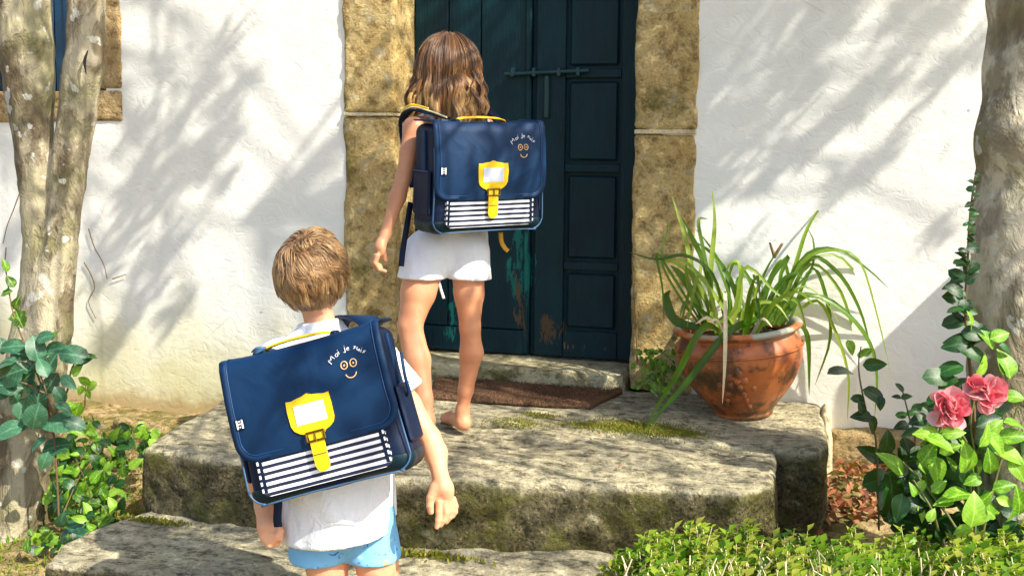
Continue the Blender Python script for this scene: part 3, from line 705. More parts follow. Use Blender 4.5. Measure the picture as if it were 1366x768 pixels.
    for sx in (x0+.0065, x1-.0065): lo('seam_tape', box((sx, zp-.0036, (zc[0]+zc[1])/2+.004), (.013, .001, zc[0]-zc[1]-.012)), 'navyd', pk, False)
    lo('stitching', (np.vstack(nv), nf), 'wthread', pk, False)
    # piping around the front edge of the body
    c_ = []; hw_, hh = BW-.001, BH+.001
    for cx_, cz_, a0 in ((-hw_+.045, -hh+.045, pi), (hw_-.045, -hh+.045, 1.5*pi)):
        for a_ in np.linspace(0, pi/2, 7): c_.append((cx_+.045*cos(a0+a_), -BD+.002, cz_+.045*sin(a0+a_)))
    c_ = [(-hw_, -BD+.004, .09), (-hw_, -BD+.002, 0)]+c_+[(hw_, -BD+.002, 0), (hw_, -BD+.004, .09)]
    lo('piping', tube1(c_, .0022, 60, 6), 'palepip')
    # shield, name card, strap, buckle
    sh = [(-.051, .107), (-.038, .108), (-.026, .105), (-.012, .103), (0, .098), (.012, .103), (.026, .105), (.038, .108), (.051, .107), (.0525, .13), (.051, .165), (.046, .176), (.036, .184), (.024, .189), (.019, .198),
          (-.019, .198), (-.024, .189), (-.036, .184), (-.046, .176), (-.051, .165), (-.0525, .13)]
    shd = lo('shield_patch', plate(sh, 0, .003, .0045), 'yellow', smooth=False)
    lo('name_card', plate([(-.036, .121), (.036, .121), (.036, .166), (-.036, .166)], 0, .0012, .0072), 'window', shd, False)
    stp = [(-.016, .19), (-.0165, .262), (-.0145, .270), (-.009, .277), (0, .280), (.009, .277), (.0145, .270), (.0165, .262), (.016, .19)]
    sb = lo('closing_strap', plate(stp[::-1], 0, .0035, 0, -BD-.0185), 'yellow', smooth=False)
    lo('strap_slot', box((0, -BD-.0222, BH-.012-.238), (.03, .0012, .0016)), 'dark', sb, False)
    bk_ = [(-.021, -BD-.0235, BH-.012-.186), (.021, -BD-.0235, BH-.012-.186), (.021, -BD-.0235, BH-.012-.206), (-.021, -BD-.0235, BH-.012-.206), (-.021, -BD-.0235, BH-.012-.186)]
    b_ = join(*[tube1([bk_[q], bk_[q+1]], .0026, 3, 8) for q in range(4)], tube1([(0, -BD-.0235, BH-.012-.186), (0, -BD-.026, BH-.012-.207)], .0018, 3, 6)); lo('buckle', b_, 'brass', sb)
    # embroidered face and words
    R2 = []
    for cx_ in (.099, .1205):
        q = np.array([(cx_+.0075*cos(a), .060+.0088*sin(a)) for a in np.linspace(0, 2*pi, 20)]); R2.append(tubes(FS(q[:, 0], q[:, 1], .0052)[None], np.full((1, 20), .0013), 5))
        q = np.array([(cx_+.0018*cos(a), .060+.0018*sin(a)) for a in np.linspace(0, 2*pi, 7)]); R2.append(tubes(FS(q[:, 0], q[:, 1], .0050)[None], np.full((1, 7), .001), 5))
    q = np.array([(.111+.0125*cos(a), .080+.0115*sin(a)) for a in np.linspace(.1, pi-.1, 12)]); R2.append(tubes(FS(q[:, 0], q[:, 1], .0052)[None], np.full((1, 12), .0015), 5))
    lo('embroidered_face', join(*R2), 'copper', fl)
    W3 = []; sk, tot = strokes('Moi je suis')
    for p in sk:
        p = np.array(p); xx = (p[:, 0]/tot-.5); ang = xx*1.75; rad = .060+.0125*p[:, 1]+.0015*np.sin(p[:, 0]*3)
        X_ = .111+rad*np.sin(ang)*.86; S_ = .088-rad*np.cos(ang); X_, S_ = [np.interp(np.linspace(0, 1, 3*len(p)), np.linspace(0, 1, len(p)), v) for v in (X_, S_)]
        W3.append(tubes(FS(X_, S_, .0052)[None], np.full((1, len(X_)), .00095), 4))
    lo('embroidered_words', join(*W3), 'wthread', fl)
    # little tag at the left
    tg = lo('tag', plate([(-.178, .118), (-.158, .118), (-.158, .142), (-.178, .142)], 0, .0012, .0062), 'navyd', fl, False)
    tm = [plate([(a, b), (c, b), (c, d), (a, d)], 0, .001, .0074) for a, b, c, d in ((-.176, .120, -.1725, .140), (-.1635, .120, -.160, .140), (-.1725, .1275, -.1635, .1305), (-.1695, .1215, -.1665, .1245), (-.1695, .1345, -.1665, .1375))]
    nv, nf, o_ = [], [], 0
    for v, f in tm: nv.append(v); nf += [tuple(q+o_ for q in ff) for ff in f]; o_ += len(v)
    lo('tag_mark', (np.vstack(nv), nf), 'wthread', tg if False else fl, False)
    # top handle
    p = spline([(-.10, -.035, BH+.006), (-.085, -.038, BH+.017), (-.03, -.042, BH+.022), (.03, -.042, BH+.020), (.062, -.038, BH+.015), (.078, -.035, BH+.006)], 22)
    up_ = np.array([0, 0, 1.]); wv_ = np.array([0, 1., 0])
    A = np.stack([p-wv_*.013+up_*.002, p+up_*.0045, p+wv_*.013+up_*.002], 1); B = np.stack([p-wv_*.013-up_*.002, p-up_*.001, p+wv_*.013-up_*.002], 1)
    h_ = lo('handle', sheet(A, B), 'yellow')
    lo('handle_loop', box((-.098, -.035, BH+.010), (.016, .034, .012), None, .003), 'navyd', h_, False); lo('handle_loop', box((.078, -.035, BH+.010), (.014, .034, .012), None, .003), 'navyd', h_, False)
    # string tag tied to the handle
    k_ = [tube1([(-.085, -.05, BH+.018), (-.105, -.056, BH+.012+.004*q), (-.118-.006*q, -.05+.01*q, BH+.004+.006*q)], [.003, .0045, .0015], 10, 6) for q in range(3)]
    if hand_tie: lo('string_tag', join(*k_), 'palepip', h_)
    # side gussets: flat pockets with piping
    for sx in (-1, 1):
        gp = lo('side_pocket', box((sx*(BW+.002), 0, -.045), (.012, .105, .13), None, .005), 'navyd', smooth=False)
        lo('piping', tube1([(sx*(BW+.009), -.05, .02), (sx*(BW+.0095), 0, .021), (sx*(BW+.009), .05, .02)], .0018, 10, 6), 'piping', gp)
        lo('side_strap', box((sx*(BW-.001), -.005, .06), (.008, .022, .16), None, .002), 'navy', smooth=False)
    lo('back_panel', box((0, BD+.004, 0), (.33, .014, .28), None, .006), 'navyd', smooth=False)
    # webbing tail hanging under the right corner
    return t
SCB = .94
bagG = make_bag('school_satchel', "navy school satchel with yellow buckle worn by the taller girl at the door", (.092, -.818, .832), (.0313, -.0171, .8178), .985)
bagB = make_bag('school_satchel', "tilted navy school satchel with yellow buckle worn by the boy in front", (.0706, -1.8287, .332), (-.1621, -.2865, .1863), SCB, True)
# ================================================================== PEOPLE
def vec(*a): return np.array(a, float)
def foot(prims, heel, d, L, k=.012, side=1):                # heel point on the ground, horizontal direction d
    d = d/np.linalg.norm(d); n = np.array([-d[1], d[0], 0])*side; z = vec(0, 0, 1)
    prims += [('c', heel+z*.026+d*.022, heel+z*.030+d*L*.35, .024, .023, k), ('c', heel+z*.026+d*L*.3, heel+z*.018+d*L*.72, .023, .017, k),
              ('e', heel+z*.016+d*L*.7, (.034, .03, .015), np.stack([d, n, z], 1), .014)]
    for q in range(5):
        a = heel+d*L*(.80-.035*q)+n*(.024-.0115*q)+z*.012; prims.append(('c', a, a+d*L*(.15-.012*q)-z*.003, .0095-.0007*q, .0085-.0008*q, .006))
def body_mesh(prims, regions):
    out = []
    for lo, hi, h in regions:
        lo, hi = np.array(lo), np.array(hi); G = grid(lo, hi, h); D = field(prims, G)
        V, F = surfnet(D, lo, h); out.append((V, F))
    return join(*out)
def bb(ps, m): ps = np.array(ps); return ps.min(0)-m, ps.max(0)+m
def head_prims(c, B, r):                                      # B columns: right, forward, up
    rt, f, u = B.T; R = B
    pr = [('e', c, r, R, .0), ('e', c+f*.022-u*.035, (r[0]*.80, r[1]*.78, r[2]*.62), R, .02), ('e', c+f*.068-u*.078, (.02, .018, .015), R, .02),
          ('c', c+f*(r[1]-.004)+u*.002, c+f*(r[1]+.010)-u*.028, .006, .009, .010), ('e', c+f*(r[1]-.008)-u*.052, (.018, .01, .006), R, .006)]
    for s_ in (-1, 1):
        pr += [('e', c+rt*s_*(r[0]+.002)-f*.004-u*.012, (.006, .015, .024), R, .008), ('e', c+rt*s_*(r[0]+.009)-f*.010-u*.004, (.005, .010, .018), R, .006), ('e', c+rt*s_*.034+f*(r[1]*.80)-u*.024, (.02, .016, .016), R, .015)]
    return pr
def strands(name, paths, rad, rnd, m, parent, sides=3):
    K = paths.shape[1]; V, F = tubes(paths, rad, sides); o = wobj(name, V, F, m, parent)
    me = o.data; at = me.attributes.new('rnd', 'FLOAT', 'POINT'); at.data.foreach_set('value', np.repeat(rnd.ravel(), sides).astype(np.float32)); return o
# ---------------------------------------------------------------- girl
fG = vec(-.729, .684, 0); rG = vec(.684, .729, 0); TG = vec(-.024, -.707, 0); Z1 = vec(0, 0, 1); RG = np.stack([rG, fG, Z1], 1)
girl = thing('person', 'barefoot girl with shoulder-length brown hair and white shorts standing at the door', 'person', (TG[0], TG[1], .0))
hc = P(598, 90, 3.30); hB = RG
shL, shR = P(553, 171, 3.20), TG+rG*.112+Z1*.995
elL, wrL = P(538, 238, 3.17), P(514, 313, 3.13)
pr = head_prims(hc, hB, (.070, .086, .100))
pr += [('c', TG+Z1*1.0, hc-Z1*.06-fG*.005, .040, .036, .02), ('e', TG+Z1*.92, (.105, .072, .12), RG, .03), ('e', TG+Z1*.78, (.092, .066, .12), RG, .04), ('e', TG+Z1*.65, (.096, .07, .09), RG, .03),
       ('c', shL, TG+Z1*.99, .032, .045, .03), ('c', shR, TG+Z1*.99, .032, .045, .03),
       ('c', shL, (shL+elL)/2, .0335, .028, .02), ('c', (shL+elL)/2, elL, .028, .0235, .012), ('c', elL, P(531, 262, 3.155), .0235, .0245, .012), ('c', P(531, 262, 3.155), wrL, .0245, .0155, .012)]
eR = TG+rG*.16+Z1*.80+fG*.04; wR = TG+rG*.10+Z1*.80+fG*.20
pr += [('c', shR, eR, .032, .024, .015), ('c', eR, wR, .025, .017, .01), ('e', wR+fG*.02+Z1*.03, (.03, .02, .035), RG, .01)]
for q in range(4): pr.append(('c', wR+fG*.035+Z1*(.045-.014*q), wR+fG*.015-rG*.03+Z1*(.045-.014*q), .0075, .007, .003))
# legs
hL, hR = P(571, 338, 3.27), P(624, 338, 3.29); kL, kR = P(547, 434, 3.22), P(627, 437, 3.29); cL, cR = P(556, 480, 3.205), P(629, 470, 3.305)
aL, aR = P(570, 560, 3.16), P(617, 547, 3.335)
for h_, k_, c_, a_, q in ((hL, kL, cL, aL, 1.08), (hR, kR, cR, aR, .93)):
    pr += [('c', h_, h_*.45+k_*.55, .063*q, .051*q, .02), ('c', h_*.45+k_*.55, k_, .050*q, .0350*q, .012), ('c', k_, c_, .0345*q, .0390*q, .012), ('c', c_, c_*.35+a_*.65, .0390*q, .026*q, .015), ('c', c_*.35+a_*.65, a_, .026*q, .020*q, .012)]
    pr.append(('e', k_+fG*.014, (.024*q, .026*q, .030), RG, .012))
heR = Gz(623, 578, .0)+vec(0, 0, .002); toR = Gz(587, 557, .0); heL = Gz(574, 590, 0)*1.; dR = (toR-heR)*vec(1, 1, 0)
heR = heR+dR/np.linalg.norm(dR)*.004; foot(pr, heR, dR, .195, side=-1); pr.append(('c', aR, heR+Z1*.03+dR/np.linalg.norm(dR)*.03, .0225, .024, .015))
heL = aL*vec(1, 1, 0)-fG*.03; heL[2] = .002; foot(pr, heL, fG+rG*-.1, .195, side=1); pr.append(('c', aL, heL+Z1*.03+fG*.035, .024, .025, .015))
# left hand, hanging, fingers curling towards the thigh
def HG(x, y, d=0.): return P(480+x/2.133, 20+y/2.133, 3.12+d)
pr += [('e', HG(57, 665), (.013, .024, .028), np.stack([rG, fG, Z1], 1), .014), ('c', wrL, HG(58, 660), .0155, .016, .012)]
for dd, pts_ in ((-.022, [(50, 685), (44, 705), (56, 724), (72, 729)]), (-.008, [(46, 686), (39, 706), (48, 723), (64, 727)]), (.006, [(46, 684), (37, 702), (46, 716), (60, 718)]), (.018, [(48, 682), (40, 697), (46, 708), (58, 712)])):
    q = [HG(a, b, dd) for a, b in pts_]
    pr += [('c', q[0], q[1], .0085, .0075, .004), ('c', q[1], q[2], .0075, .007, .003), ('c', q[2], q[3], .007, .0058, .003)]
q = [HG(64, 655, .028), HG(68, 675, .034), HG(72, 698, .03)]; pr += [('c', q[0], q[1], .010, .008, .005), ('c', q[1], q[2], .008, .0065, .003)]
V, F = body_mesh(pr, [(*bb([hc], .135), .0042), ((TG[0]-.26, TG[1]-.3, .55), (TG[0]+.26, TG[1]+.3, hc[2]-.10), .006),
                      (*bb([hL, hR, heL, heR, heL+fG*.2, heR+fG*.2], .09), .005), (*bb([shL, elL, wrL], .045), .004), (*bb([HG(57, 640), HG(57, 735)], .05), .0022)])
bodyG = wobj('body', V, F, M['skinG'], girl)
# clothes
def cloth(name, prims, lo, hi, h, clip, m, parent, wr=.004, th=.012, seed=0, fold=(13, 13, 6), label=None):
    lo, hi = np.array(lo), np.array(hi); G = grid(lo, hi, h); D = field(prims, G)-th
    D = D+wr*fbm(G[0]*fold[0]+1.5*G[2]*fold[2], G[1]*fold[1], G[2]*fold[2], 3, seed)
    D = clip(D, *G); V, F = surfnet(D, lo, h); return wobj(name, V, F, m, parent, label=label)
def smax(a, b, k): return -smin(-a, -b, k)
zh = P(597, 374, 3.22)[2]
spr = [('e', TG+Z1*.66, (.108, .08, .12), RG, .03), ('c', hL*.9+TG*.1+Z1*.0, hL*.25+kL*.75, .083, .088, .03), ('c', hR, hR*.25+kR*.75, .069, .067, .012), ('e', TG+Z1*.6-fG*.025, (.105, .075, .09), RG, .03)]
spr[1] = ('c', hL, hL*.25+kL*.75+fG*.004, .076, .071, .012)
cloth('shorts', spr, (TG[0]-.25, TG[1]-.28, zh-.03), (TG[0]+.25, TG[1]+.25, .80), .0055,
      lambda D, X, Y, Z: smax(smax(D, (zh+.012*noise(X*9, Y*9, 0*Z, 4))-Z, .006), Z-.76, .006), M['whiteG'], girl, .008, .003, 3, (16, 16, 5))
tpr = [('e', TG+Z1*.92, (.105, .072, .13), RG, .03), ('e', TG+Z1*.78, (.098, .07, .14), RG, .04), ('c', TG-rG*.075+Z1*.99, TG+rG*.075+Z1*.99, .045, .045, .03), ('e', TG+Z1*.68, (.108, .08, .09), RG, .04)]
cloth('sleeveless_top', tpr, (TG[0]-.22, TG[1]-.22, .64), (TG[0]+.22, TG[1]+.22, 1.07), .006, lambda D, X, Y, Z: smax(smax(D, .66-Z, .005), Z-1.035, .008), M['white'], girl, .004, .010, 5)
# shoulder strap and piped collar edge over the left shoulder
def band(name, pts_, w_, side, th, m, parent, label=None, n=26):
    p = spline(pts_, n); T = np.gradient(p, axis=0); T /= np.linalg.norm(T, axis=1, keepdims=True); sd = np.array(side, float)
    if sd.ndim == 1: sd = np.tile(sd, (n, 1))
    else: sd = spline(sd, n)
    W_ = sd-T*(sd*T).sum(1, keepdims=True); W_ /= np.linalg.norm(W_, axis=1, keepdims=True); Nn = np.cross(T, W_)
    A = np.stack([p-W_*w_/2+Nn*th/2, p+Nn*th*.7, p+W_*w_/2+Nn*th/2], 1); B = np.stack([p-W_*w_/2-Nn*th/2, p-Nn*th*.7, p+W_*w_/2-Nn*th/2], 1)
    V, F = sheet(A, B)
    return (V, F) if name is None else wobj(name, V, F, m, parent, label=label)
def local_to_bag(bag, V):
    Mi = (Matrix.LocRotScale(bag.location, bag.rotation_euler, bag.scale)).inverted(); Mi = np.array(Mi)
    return V@Mi[:3, :3].T+Mi[:3, 3]
def bagband(bag, name, pts_, w_, side, th, m, label=None):
    V, F = band(None, pts_, w_, side, th, None, None); return link(name, mesh_np(name, local_to_bag(bag, V), F), bag, M[m], label)
bagband(bagG, 'shoulder_strap', [P(598, 158, 3.15), P(572, 151, 3.18), P(549, 147, 3.20), P(538, 160, 3.27), P(541, 196, 3.33), P(552, 250, 3.34)], .032, fG*.3+rG, .005, 'navyd')
bagband(bagG, 'strap_edge', [P(596, 157, 3.14), P(572, 148, 3.17), P(549, 143, 3.19), P(537, 156, 3.26), P(540, 190, 3.33)], .010, fG+rG*.2, .004, 'cream')
bagband(bagG, 'strap_edge', [P(572, 145, 3.185), P(548, 140, 3.20), P(535, 154, 3.27), P(534, 185, 3.33)], .006, fG+rG*.2, .004, 'yellow')
bagband(bagG, 'shoulder_strap', [TG+rG*.09+Z1*1.0-fG*.13, TG+rG*.08+Z1*1.065-fG*.02, TG+rG*.085+Z1*1.02+fG*.09, TG+rG*.09+Z1*.8+fG*.11, TG+rG*.12+Z1*.72-fG*.02], .032, rG, .006, 'navyd')
bagband(bagG, 'strap_tail', [P(548, 270, 3.20), P(543, 300, 3.19), P(538, 330, 3.19), P(535, 355, 3.19)], .018, rG, .004, 'navyd')
bagband(bagG, 'strap_tail', [P(668, 310, 3.27), P(669, 322, 3.27), P(673, 330, 3.27), P(678, 335, 3.27)], .014, rG, .004, 'ochre')
wobj('drawstring', *tube1([P(585, 374, 3.24), P(588, 386, 3.25), P(592, 398, 3.25)], .0045, 8, 6), M['white'], girl)
for s_ in (-1, 1):
    G = grid(hc+rG*s_*.03+fG*.074+Z1*.0-.016, hc+rG*s_*.03+fG*.074+.016, .002); V, F = surfnet(d_ell(*G, hc+rG*s_*.03+fG*.074, (.012, .012, .009)), hc+rG*s_*.03+fG*.074-.016, .002); wobj('eye', V, F, M['wthread'], girl)
# hair
def girl_hair():
    P_, R_, C_ = [], [], []; K = 18; nl = 300; ns = 40
    for l in range(nl):
        phi0 = rng.uniform(-pi, pi)                          # 0 = back of the head
        if abs(phi0) > 2.35: phi0 = np.sign(phi0)*rng.uniform(1.7, 2.35)
        th0 = math.acos(rng.uniform(.25, 1)); ph = rng.uniform(0, 6.28); amp = rng.uniform(.003, .014); tone = rng.uniform(0, 1)**1.3; out = rng.uniform(.002, .026)
        ez = rng.uniform(-.178, -.125)-.012*cos(phi0); fl = rng.uniform(.92, 1.25); wf = rng.uniform(40, 75)
        for k in range(ns):
            phi = phi0+rng.normal(0, .07); t = np.linspace(0, 1, K); th_s = max(.02, th0+rng.normal(0, .05))
            arc = max(.01, pi/2*1.05-th_s); La = arc*.1; Lv = (-.012-ez)+rng.normal(0, .007); tot = La+Lv; s_ = t*tot
            th = th_s+np.minimum(s_, La)/La*arc; dv = np.maximum(s_-La, 0)
            o = out*(np.sin(np.clip(t*1.5, 0, 1)*pi/2))+rng.normal(0, .003)
            rx, ry, rz = .084+o, .098+o, .108+o
            g = 1+(fl-1)*(dv/.13)-.06*np.sin(np.clip(dv/.06, 0, 1)*pi)
            wv = amp*np.sin(wf*dv+ph+phi*2)*np.clip(dv/.03, 0, 1)
            lx = (np.sin(th)*np.sin(phi)*(rx*g+wv)); ly = -np.sin(th)*np.cos(phi)*(ry*g+wv*.7); lz = np.cos(th)*rz-dv+.004*np.sin(ph+t*5)
            lx = lx+wv*.8*np.cos(phi)
            clump = 1-.62*t
            if k == 0: L0 = (lx, ly, lz)
            lx, ly, lz = [a0+(a-a0)*clump for a, a0 in zip((lx, ly, lz), L0)]
            P_.append(hc+lx[:, None]*rG+ly[:, None]*fG+lz[:, None]*Z1); R_.append(.00085*np.clip(np.minimum(t*8+.6, (1-t)*5+.12), 0, 1))
            C_.append(np.clip(tone*.6*(.35+t)+t*.48+rng.normal(0, .10), 0, 1))
    strands('hair', np.array(P_), np.array(R_), np.array(C_), M['hairG'], girl)
    G = grid(hc-.15-Z1*.06, hc+.14, .006); X, Y, Z = [g for g in G]
    D = d_ell(*G, hc+Z1*.004, (.083, .097, .108), RG); D = smin(D, d_ell(*G, hc-fG*.032-Z1*.055, (.090, .052, .085), RG), .03)
    yy = (X-hc[0])*fG[0]+(Y-hc[1])*fG[1]; D = np.maximum(D, (yy*1.3-.035-(Z-hc[2]))*.7)
    D = D+.003*noise(X*60, Y*60, Z*8, 3); V, F = surfnet(D, hc-.15-Z1*.06, .006); o = wobj('hair_mass', V, F, M['hairG'], girl)
    me = o.data; at = me.attributes.new('rnd', 'FLOAT', 'POINT'); at.data.foreach_set('value', np.full(len(V), .12, np.float32))
girl_hair()
# ---------------------------------------------------------------- boy
fB = vec(-.18, .984, 0); rB = vec(.984, .18, 0); DB = 2.38
boy = thing('person', 'young boy with short light brown hair, white t-shirt and blue print shorts seen from behind', 'person', tuple(P(458, 980, DB)*vec(1, 1, 0)+vec(0, 0, -.45)))
bh = P(416, 363, DB-.01); lean = P(420, 440, DB)-P(458, 700, DB+.02); lean /= np.linalg.norm(lean)
rB2 = rB-lean*(rB@lean); rB2 /= np.linalg.norm(rB2); RB = np.stack([rB2, np.cross(lean, rB2), lean], 1)
hd = lean*.3+Z1+rB*.02; hd /= np.linalg.norm(hd); rr_ = rB+Z1*.10; rr_ -= hd*(rr_@hd); rr_ /= np.linalg.norm(rr_); HB = np.stack([rr_, np.cross(hd, rr_), hd], 1)
pel, chest, up = P(458, 690, DB+.01), P(437, 540, DB+.01), P(430, 470, DB)
sR, sL = P(503, 476, DB-.01), P(368, 480, DB-.01); eRb, wRb = P(573, 584, 2.33), P(588, 638, 2.28)
eLb, wLb = P(335, 600, 2.40), P(352, 676, 2.33)
pr = head_prims(bh, HB, (.0655, .081, .085))
pr += [('c', P(432, 452, DB), P(421, 405, DB-.01), .038, .033, .02), ('e', chest, (.11, .07, .14), RB, .04), ('e', pel, (.095, .07, .09), RB, .03), ('c', P(446, 600, DB), pel, .085, .08, .03),
       ('c', sR, up, .034, .05, .03), ('c', sL, up, .034, .05, .03), ('c', sR, P(545, 540, 2.35), .034, .028, .02), ('c', P(545, 540, 2.35), eRb, .028, .0245, .012), ('c', eRb, P(581, 604, 2.315), .0245, .0255, .012), ('c', P(581, 604, 2.315), wRb, .0255, .0165, .012),
       ('c', sL, eLb, .034, .026, .02), ('c', eLb, P(345, 640, 2.36), .026, .026, .012), ('c', P(345, 640, 2.36), wLb, .026, .019, .012)]
def HB8(x, y, d=0.): return P(520+x/2.277, 440+y/2.277, 2.27+d)
rc = RT; uc = UP; RC = np.stack([rc, np.cross(uc, rc), uc], 1)
pr += [('e', HB8(163, 492), (.0235, .013, .032), RC, .010), ('c', wRb, HB8(162, 478), .0165, .019, .012), ('e', HB8(140, 492), (.012, .013, .022), RC, .01)]
for dd, pp, rr in ((-.008, [(150, 520), (149, 550), (147, 577), (143, 598)], .0071), (-.004, [(166, 523), (171, 553), (163, 578), (155, 592)], .0071), (.002, [(181, 520), (187, 548), (182, 568), (172, 583)], .0067), (.008, [(193, 512), (200, 534), (199, 552), (192, 566)], .0060)):
    q = [HB8(a, b, dd) for a, b in pp]; pr += [('c', q[0], q[1], rr*1.12, rr, .0035), ('c', q[1], q[2], rr, rr*.94, .002), ('c', q[2], q[3], rr*.94, rr*.74, .002)]
q = [HB8(136, 480, -.005), HB8(124, 508, -.012), HB8(122, 532, -.014), HB8(125, 552, -.012)]; pr += [('c', q[0], q[1], .012, .0095, .006), ('c', q[1], q[2], .0095, .0082, .002), ('c', q[2], q[3], .0082, .0065, .002)]
def HL(x, y, d=0.): return P(260+x/1.608, 290+y/1.608, 2.31+d)      # left fist
pr += [('e', HL(156, 668), (.021, .017, .027), RC, .012), ('c', wLb, HL(153, 660), .019, .02, .01)]
for k in range(4):
    q = [HL(146+6*k, 684-2*k, -.012), HL(160+5*k, 700-5*k, -.018), HL(176+2*k, 698-9*k, -.008), HL(172, 690-9*k, .008)]
    pr += [('c', q[0], q[1], .0088, .0082, .003), ('c', q[1], q[2], .0082, .0076, .002), ('c', q[2], q[3], .0076, .0066, .002)]
q = [HL(168, 655, .0), HL(182, 672, -.008), HL(183, 688, -.016)]; pr += [('c', q[0], q[1], .010, .009, .005), ('c', q[1], q[2], .009, .0075, .002)]
for hp, kp, ap, hx in ((P(430, 690, DB), P(442, 815, DB-.03), P(446, 955, DB), -1), (P(492, 690, DB), P(514, 815, DB-.02), P(520, 955, DB), 1)):
    ap = ap.copy(); ap[2] = -.385
    pr += [('c', hp, hp*.5+kp*.5, .056, .047, .015), ('c', hp*.5+kp*.5, kp, .047, .038, .012), ('c', kp, kp*.6+ap*.4, .040, .041, .02), ('c', kp*.6+ap*.4, ap, .041, .023, .02)]
    he = ap-fB*.03; he[2] = -.448; foot(pr, he, fB, .18, side=-hx); pr.append(('c', ap, he+fB*.035+Z1*.03, .023, .025, .015))
V, F = body_mesh(pr, [(*bb([bh], .12), .0036), (*bb([up, sR, sL, chest], .10), .006), (*bb([pel+rB*.1, pel-rB*.1, (pel+fB*.15)*vec(1, 1, 0)+Z1*-.46, (pel+rB*.12)*vec(1, 1, 0)+Z1*-.46], .10), .0055),
                      (*bb([P(545, 530, 2.35), eRb, wRb], .04), .0035), (*bb([HB8(160, 450), HB8(120, 600), HB8(205, 520)], .028), .0020), (*bb([eLb, wLb], .045), .0045), (*bb([HL(156, 630), HL(156, 715)], .042), .0022)])
wobj('body', V, F, M['skinB'], boy)
hemL, hemR = P(377, 730, 2.31), P(540, 706, 2.31)
def clipshirt(D, X, Y, Z):
    t = ((X-hemL[0])*rB[0]+(Y-hemL[1])*rB[1])/np.linalg.norm((hemR-hemL)[:2]); hz = hemL[2]+(hemR[2]-hemL[2])*t-.010*np.sin(np.clip(t, 0, 1)*pi)
    return smax(D, hz+.004*noise(X*18, Y*18, 0*Z, 2)-Z, .006)
bpr = [('e', chest, (.115, .075, .15), RB, .04), ('c', P(440, 560, DB), P(458, 720, DB), .098, .118, .04), ('c', P(422, 640, DB), P(410, 735, DB), .055, .058, .03), ('c', P(490, 640, DB), P(508, 735, DB), .055, .064, .03),
       ('c', sR, up, .036, .05, .03), ('c', sL, up, .036, .05, .03), ('c', sR, P(543, 524, 2.355), .040, .037, .015), ('c', sL, P(345, 560, 2.39), .042, .046, .015), ('c', P(432, 456, DB), P(425, 422, DB-.005), .044, .037, .02)]
def clip_b(D, X, Y, Z):
    D = clipshirt(D, X, Y, Z)
    a = P(524, 500, 2.355); b = P(546, 525, 2.35); n = b-a; n /= np.linalg.norm(n); dl_ = (X-b[0])*n[0]+(Y-b[1])*n[1]+(Z-b[2])*n[2]
    far = ((X-a[0])*rB[0]+(Y-a[1])*rB[1]+0*Z) > 0
    D = np.where(far, smax(D, dl_, .004), D)
    cu = P(426, 427, DB); nn = lean; D = np.maximum(D, (X-cu[0])*nn[0]+(Y-cu[1])*nn[1]+(Z-cu[2])*nn[2])
    return D
lo_, hi_ = bb([hemL, hemR, sL, sR, P(343, 560, 2.39), P(549, 530, 2.35), P(427, 430, DB)], .09)
shirt = cloth('t_shirt', bpr, lo_, hi_, .0050, clip_b, M['white'], boy, .013, .008, 11, (13, 13, 5))
hz0 = P(420, 752, 2.34)[2]
bs = [('e', pel, (.115, .085, .11), RB, .03), ('c', P(430, 690, DB), P(424, 775, DB-.015), .068, .068, .012), ('c', P(488, 690, DB), P(503, 775, DB-.01), .066, .062, .012)]
cloth('shorts', bs, (pel[0]-.22, pel[1]-.2, hz0-.02), (pel[0]+.22, pel[1]+.2, pel[2]+.13), .005, lambda D, X, Y, Z: smax(D, hz0+.006*noise(X*14, Y*14, 0*Z, 4)-Z, .006), M['print'], boy, .005, .002, 12)
bagband(bagB, 'shoulder_strap', [P(500, 436, 2.30), P(484, 425, 2.33), P(462, 424, 2.38), P(452, 436, 2.44), P(456, 500, 2.49), P(470, 580, 2.48), P(500, 620, 2.36)], .045, rB, .008, 'navy')
bagband(bagB, 'shoulder_strap', [P(345, 480, 2.28), P(372, 462, 2.36), P(386, 460, 2.42), P(388, 500, 2.49), P(385, 600, 2.46), P(370, 650, 2.34)], .045, rB, .008, 'navy')
bagband(bagB, 'strap_tail', [P(371, 655, 2.27), P(371, 672, 2.27), P(370, 690, 2.27), P(371, 702, 2.27)], .018, rB, .004, 'navyd')
bagband(bagB, 'side_loop', [P(535, 470, 2.22), P(540, 500, 2.21), P(545, 520, 2.22), P(542, 530, 2.24)], .014, fB, .004, 'navy')
for s_ in (-1, 1):
    e_ = bh+HB[:, 0]*s_*.028+HB[:, 1]*.072-HB[:, 2]*.002; G = grid(e_-.016, e_+.016, .002); V, F = surfnet(d_ell(*G, e_, (.012, .012, .009)), e_-.016, .002); wobj('eye', V, F, M['wthread'], boy)
def hairline(y): return np.interp(y, [-1, -.55, -.1, .25, .6, 1], [-.86, -.76, -.16, .12, .5, .62])
